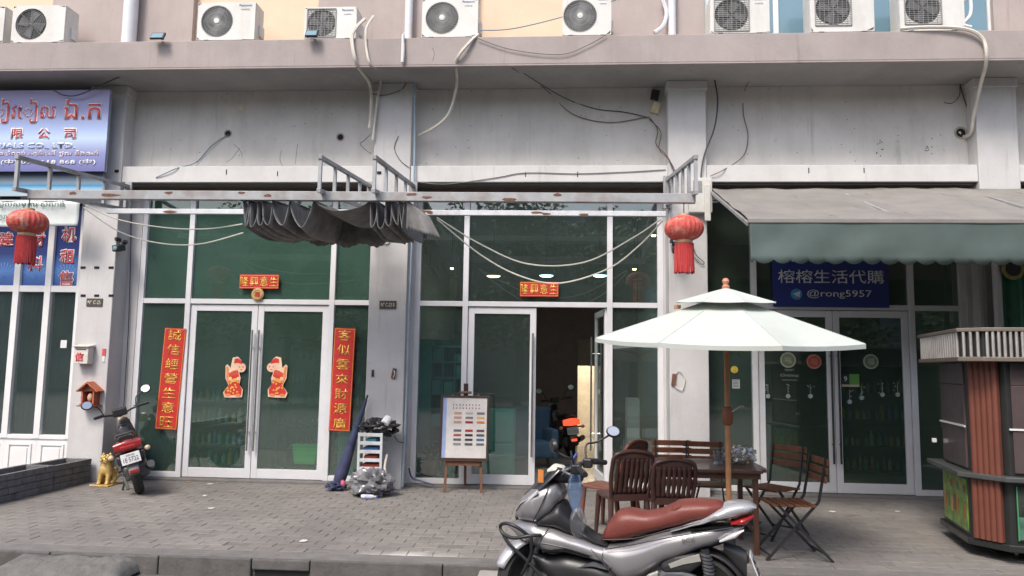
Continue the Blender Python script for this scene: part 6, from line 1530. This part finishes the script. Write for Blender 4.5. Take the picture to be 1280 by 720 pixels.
rw_ = wheel(ts, 0, 0, 0, .27, .13); rx = S(968, 718)[0]; rw_.location = (rx, 0, .27); rw_.rotation_euler = (0, 0, PI/2)
LF('rear_body', m_sp, [(500,556),(560,545),(640,532),(860,468),(1000,452),(1100,448),(1142,455)], [(500,600),(560,628),(640,708),(720,682),(830,612),(1000,545),(1100,500),(1142,466)], [(500,.12),(640,.165),(860,.185),(1000,.165),(1142,.08)])
LF('floor_fairing', m_sp, [(120,492),(180,470),(250,460),(330,478),(440,515),(560,548)], [(120,510),(200,560),(260,582),(330,612),(400,592),(560,625)], [(120,.07),(190,.15),(260,.19),(340,.195),(560,.15)])
LF('front_fairing', m_sp, [(156,425),(185,366),(240,322),(300,296),(350,292),(374,335)], [(156,462),(215,474),(270,478),(320,440),(360,385),(374,350)], [(156,.07),(200,.15),(260,.195),(330,.18),(374,.11)], ex=3.0)
LF('front_cheek', m_sp2, [(160,420),(200,372),(280,325)], [(160,432),(200,392),(280,345)], [(160,.09),(200,.165),(280,.185)], n=12)
LF('inner_shield', m_blk, [(270,452),(320,410),(365,372),(400,420),(450,478),(520,520),(580,540)], [(270,485),(330,492),(400,515),(480,540),(580,556)], [(270,.17),(365,.17),(450,.12),(580,.12)])
LF('lower_cover', m_blk, [(250,598),(330,606),(400,588),(520,604),(600,640),(645,680)], [(250,640),(330,720),(400,745),(520,745),(600,735),(645,720)], [(250,.13),(400,.175),(560,.17),(645,.14)])
LF('accent_panel', m_gry, [(440,640),(520,612),(590,635)], [(440,648),(520,634),(590,642)], [(440,.165),(520,.182),(590,.172)], n=12)
LF('seat', m_seat, [(548,520),(562,478),(590,435),(622,403),(665,398),(740,411),(800,401),(850,378),(890,361),(960,359),(1045,364),(1078,388)], [(548,530),(600,537),(640,530),(760,492),(860,466),(960,438),(1078,402)], [(548,.06),(575,.12),(640,.15),(760,.135),(880,.165),(1000,.155),(1078,.09)], n=46, ex=3.2)
LF('tail_rail', m_sp2, [(850,468),(960,428),(1040,385),(1080,364),(1130,360),(1172,368),(1192,382)], [(850,478),(960,456),(1060,436),(1150,413),(1192,390)], [(850,.176),(960,.172),(1060,.165),(1150,.12),(1192,.06)], n=30)
LF('tail_lamp', m_tl, [(1090,434),(1140,420),(1180,412)], [(1090,456),(1140,458),(1180,430)], [(1090,.12),(1140,.115),(1180,.07)], n=14)
LF('under_tail', m_blk, [(980,470),(1060,450),(1110,446)], [(980,560),(1050,540),(1110,475)], [(980,.12),(1060,.11),(1110,.09)], n=14)
for s_ in (-1, 1):
    LF('rear_signal', mat('clear_lens', (.55,.55,.56), .12, coat=.8), [(1045,508),(1100,478),(1142,466)], [(1045,520),(1100,506),(1142,474)], [(1045,.03),(1100,.04),(1142,.02)], n=12, yc=s_*.115)
for s_ in (-1,1):
    def ln(pts, r=.004, m=m_blk, nm='panel_gap'):
        MB().tube(smoothpts([(S(u,v)[0], s_*yy, S(u,v)[1]) for u, v, yy in pts], 4), r, 5).build(nm, m, ts, smooth=True)
    ln([(512,560,.150),(560,600,.168),(600,648,.172),(640,700,.160)]); ln([(575,555,.155),(700,528,.186),(860,492,.192),(1000,470,.172),(1100,458,.125)])
    ln([(330,482,.178),(300,530,.190),(280,585,.175)]); ln([(330,300,.168),(300,380,.196),(262,455,.190)]); ln([(300,545,.196),(420,560,.185),(520,585,.165)])
    LF('side_scoop', m_blk, [(300,560),(400,552),(505,585)], [(300,600),(400,590),(505,602)], [(300,.186),(400,.183),(505,.165)], n=12)
    LF('tail_vent', m_blk, [(930,462),(1040,452),(1135,448)], [(930,470),(1040,466),(1135,462)], [(930,.176),(1040,.160),(1135,.095)], n=10)
    for q in range(2):
        MB().tube(smoothpts([(S(430,232)[0]-.03, s_*.16, S(430,232)[1]),(S(380,270)[0], s_*.11, S(380,262)[1]),(S(350,300)[0]-.0, s_*(.05+.02*q), S(350,300)[1])],4), .005, 6).build('control_cable', m_black, ts, smooth=True)
LF('seat_step', m_seat, [(838,392),(866,368),(890,364)], [(838,404),(866,398),(890,392)], [(838,.12),(866,.158),(890,.155)], n=10)
MB().tube(smoothpts([(S(560,520)[0],-.125,S(560,520)[1]),(S(700,508)[0],-.150,S(700,508)[1]),(S(860,462)[0],-.172,S(860,462)[1]),(S(1000,428)[0],-.160,S(1000,428)[1])],4), .004, 5).build('seat_piping', m_blk, ts, smooth=True)
# screen, hood, headlight
def scr(u, v):
    q = S(185+(318-185)*v, 362+(222-362)*v); wdt = .05+.12*math.sin(PI*min(1, .25+v*.55)); a = (u-.5)*2
    return (q[0]+.10*a*a, a*wdt, q[1]-.01*a*a)
MB().sheet(scr, 14, 12).build('windscreen', mat('dark_screen', (.02,.022,.025), .12, coat=.8), ts, smooth=True, solid=.006)
for s_ in (-1,1):
    def hl(u, v, s_=s_):
        q = S(205+75*u, 385-62*u+16*v); return (q[0], s_*(.145+.055*u), q[1])
    MB().sheet(hl, 6, 3).build('headlamp', mat('clear_lens', (.55,.55,.56), .12, coat=.8), ts, smooth=True, solid=.01)
hx, hz = S(430, 232)
LF('dash_hood', m_blk, [(300,262),(340,226),(400,232),(450,262)], [(300,300),(340,300),(400,300),(450,292)], [(300,.08),(370,.11),(450,.07)], n=14)
LF('white_cover', mat('cream_plastic_hood', (.62,.58,.50), .35), [(303,238),(330,216),(368,222),(392,246)], [(303,258),(340,268),(370,262),(392,256)], [(303,.05),(345,.085),(392,.05)], n=14, yc=-.03)
MB().tube(smoothpts([(hx-.06,0,hz-.02),(hx-.02,-.13,hz+.005),(hx+.06,-.22,hz+.02),(hx+.13,-.34,hz+.0)],4), .014, 8).build('handlebar', m_dark, ts, smooth=True)
MB().tube(smoothpts([(hx-.06,0,hz-.02),(hx-.02,.13,hz+.005),(hx+.04,.22,hz+.03),(hx+.10,.34,hz+.02)],4), .014, 8).build('handlebar', m_dark, ts, smooth=True)
for s_ in (-1,1):
    MB().tube([(hx+.07,s_*.235,hz+.02),(hx+.135,s_*.36,hz+.005)], .020, 10).build('grip', m_black, ts, smooth=True)
    MB().box(hx+.0,hx+.07,s_*.19-.03,s_*.19+.03,hz-.02,hz+.05).build('switch_pod', m_blk, ts, bevel=.012)
    MB().tube([(hx-.0,s_*.20,hz+.02),(hx-.05,s_*.26,hz+.01),(hx+.04,s_*.37,hz-.0)], .007, 6).build('brake_lever', m_chrome, ts)
    tx_, tz_ = (S(345,130) if s_ < 0 else S(522,96)); ty = s_*.34
    MB().tube(smoothpts([(hx+.02,s_*.20,hz+.03),(hx+.01,s_*.25,hz+.14),(tx_*.5+(hx)*.5+(.09 if s_<0 else -.0),ty*.95,tz_-.06),(tx_+.03*1,ty,tz_)],4), .0075, 8).build('mirror_stalk', m_dark, ts, smooth=True)
    mo = MB(); mo.lathe([(0,-.012),(.044,-.012),(.049,0),(.04,.018),(0,.024)], n=22, axis='Y', sx=1.1); o = mo.build('mirror', m_blk, ts, smooth=True)
    o.location = (tx_+.05, ty, tz_+.02); o.rotation_euler = (-.62, 0, math.radians(24)) if s_ > 0 else (-.1, 0, math.radians(125))
    mg = MB(); mg.lathe([(0,-.0135),(.040,-.0135),(.041,-.0122)], n=22, axis='Y', sx=1.1); mg.build('mirror_glass', m_chrome, o)
# front fender, fork
def fend(name, cx, cz, R_, a0, a1, w_, m, rot=0.):
    def fn(u, v):
        a = a0+(a1-a0)*u; b = (v-.5)*2; r = R_-.035*b*b; taper = 1-.35*abs(2*u-1)**2
        return (cx+r*math.cos(a), b*w_*taper, cz+r*math.sin(a))
    o = MB().sheet(fn, 22, 8).build(name, m, ts, smooth=True, solid=.006); return o
o = fend('front_fender', 0, 0, .30, math.radians(40), math.radians(160), .075, m_sp2); o.location = (fx, 0, .27); o.rotation_euler = (0, 0, math.radians(46))
for s_ in (-1,1): MB().tube([(fx+.01,s_*.085,.27),(fx+.06,s_*.08,.48),(fx+.12,s_*.06,.62)], .023, 10).build('fork_leg', m_gry, ts, smooth=True)
o = fend('rear_hugger', rx, .27, .315, math.radians(-5), math.radians(150), .08, m_blk)
# engine, variator case, exhaust, shocks
def case(name, m, pts, y0, y1, bev=.02):
    return MB().prism([S(*p) for p in pts], y0, y1).build(name, m, ts, bevel=bev, seg=3, smooth=False)
case('engine', m_gry, [(640,690),(720,650),(820,600),(900,600),(920,700),(800,760),(660,760)], -.10, .10)
case('variator_case', m_gry, [(760,665),(830,625),(900,628),(985,670),(1020,720),(985,760),(880,765),(780,740)], -.165, -.10, .03)
case('air_cleaner', m_blk, [(800,610),(860,575),(960,560),(985,600),(930,640),(820,650)], -.17, -.10, .03)
case('foot_step', mat('pale_metal', (.5,.49,.45), .35, metal=.5), [(712,690),(760,648),(800,632),(800,660),(765,700),(725,712)], -.185, -.15, .012)
case('bracket_panel', mat('pale_metal', (.5,.49,.45), .35, metal=.5), [(840,605),(900,580),(965,560),(972,590),(900,605),(850,622)], -.175, -.172, .004)
for s_ in (-1,1):
    a = S(985,548); b_ = S(1010,690); MB().tube([(a[0],s_*.125,a[1]),(b_[0],s_*.125,b_[1])], .030, 12).build('shock_absorber', m_dark, ts, smooth=True)
    cb_ = MB()
    for k in range(7): q = V((a[0],s_*.125,a[1])).lerp(V((b_[0],s_*.125,b_[1])), .15+.1*k); cb_.tube([tuple(q+V((0,0,-.007))), tuple(q+V((.002,0,.007)))], .040, 12)
    cb_.build('spring_coil', m_gry, ts, smooth=True)
MB().tube([S(830,735)[0:1]+(.13,)+S(830,735)[1:], S(930,725)[0:1]+(.17,)+S(930,725)[1:], S(1130,660)[0:1]+(.19,)+S(1130,660)[1:]], .05, 14, rs=[.025,.055,.05]).build('exhaust', m_gry, ts, smooth=True)
LF('plate_holder', m_blk, [(1060,530),(1110,545),(1150,565)], [(1060,580),(1130,660),(1150,690)], [(1060,.07),(1150,.06)], n=10)
pl = MB().box(-.10,.10,-.004,.004,-.095,.095).build('licence_plate', m_plate, ts, bevel=.003); q = S(1176,628); pl.location = (q[0]+.012, 0, q[1]); pl.rotation_euler = (math.radians(-20), 0, PI/2)
text('1FG', m_dark, pl, 0, -.0055, .03, w=.13, h=.05); text('4826', m_dark, pl, 0, -.0055, -.035, w=.16, h=.06)
q = S(925,505); o = text('PCX', m_gry, ts, q[0], -.19, q[1], w=.085, h=.028); o.rotation_euler = (0, math.radians(-16), 0)
# crash bars (near side and far side)
for s_ in (-1,1):
    y0 = s_*.22
    def TB(pts, name='crash_bar', r=.0125): MB().tube(smoothpts([(S(u,v)[0], yy, S(u,v)[1]) for u, v, yy in pts], 4), r, 8).build(name, m_blk, ts, smooth=True)
    TB([(245,515,y0),(200,480,y0*1.15),(150,468,y0*1.1),(112,485,y0*.9),(125,515,y0*.95),(180,528,y0*1.1),(245,515,y0*1.1),(300,510,y0*.9)])
    TB([(125,515,y0*.95),(160,560,y0*1.0),(230,620,y0*.9),(310,700,y0*.8)]); TB([(262,515,y0*1.1),(262,560,y0*1.05),(255,600,y0*.95),(210,690,y0*.8)])
MB().tube([(S(420,740)[0],-.10,S(420,740)[1]),(S(500,800)[0],-.26,.0)], .013, 8).build('side_stand', m_dark, ts)
MB().box(*([S(285,262)[0]-.02, S(285,262)[0]+.02, -.145, -.14]), S(285,262)[1]-.05, S(285,262)[1]+.04).build('orange_sticker', mat('orange_sticker', (.55,.20,.05), .5), ts)
# blue and clear bag hung on the hook
wq = ts.matrix_basis
q = S(425,330); wp = Matrix.Translation(ts.location) @ Matrix.Rotation(math.radians(-14), 4, 'Z') @ V((q[0]+.02, -.12, q[1]))
tbg = thing('hanging_bag', 'blue and clear plastic bag hanging from the hook of the big scooter', 'bag', wp)
def hb_(u, v):
    a = 2*PI*u; r = .012+.042*math.sin(PI*min(1,(v*.9+.05)))**.8*(1+.25*noise.noise(V((math.cos(a)*2, math.sin(a)*2, v*5)))); return (r*math.cos(a), r*.6*math.sin(a), .16-.28*v)
MB().sheet(hb_, 24, 16).build('pouch', glass('blue_bag_film', (.66,.78,.92), .14, film_haze=((.25,.38,.62), .25)), tbg, smooth=True)
MB().tube(smoothpts([(0,0,.15),(-.02,0,.22),(.01,0,.27)],4), .008, 6).build('handle', mat('blue_strap', (.05,.12,.45), .5), tbg, smooth=True)
def hb2(u, v):
    a = 2*PI*u; r = .03+.03*math.sin(PI*v)*(1+.4*noise.noise(V((math.cos(a)*2, math.sin(a)*2, v*5+9)))); return (.02+r*math.cos(a), r*.6*math.sin(a), -.10-.20*v)
MB().sheet(hb2, 18, 10).build('trailing_film', glass('clear_bag_film', (.85,.87,.9), .12, film_haze=((.4,.42,.45), .12)), tbg, smooth=True)
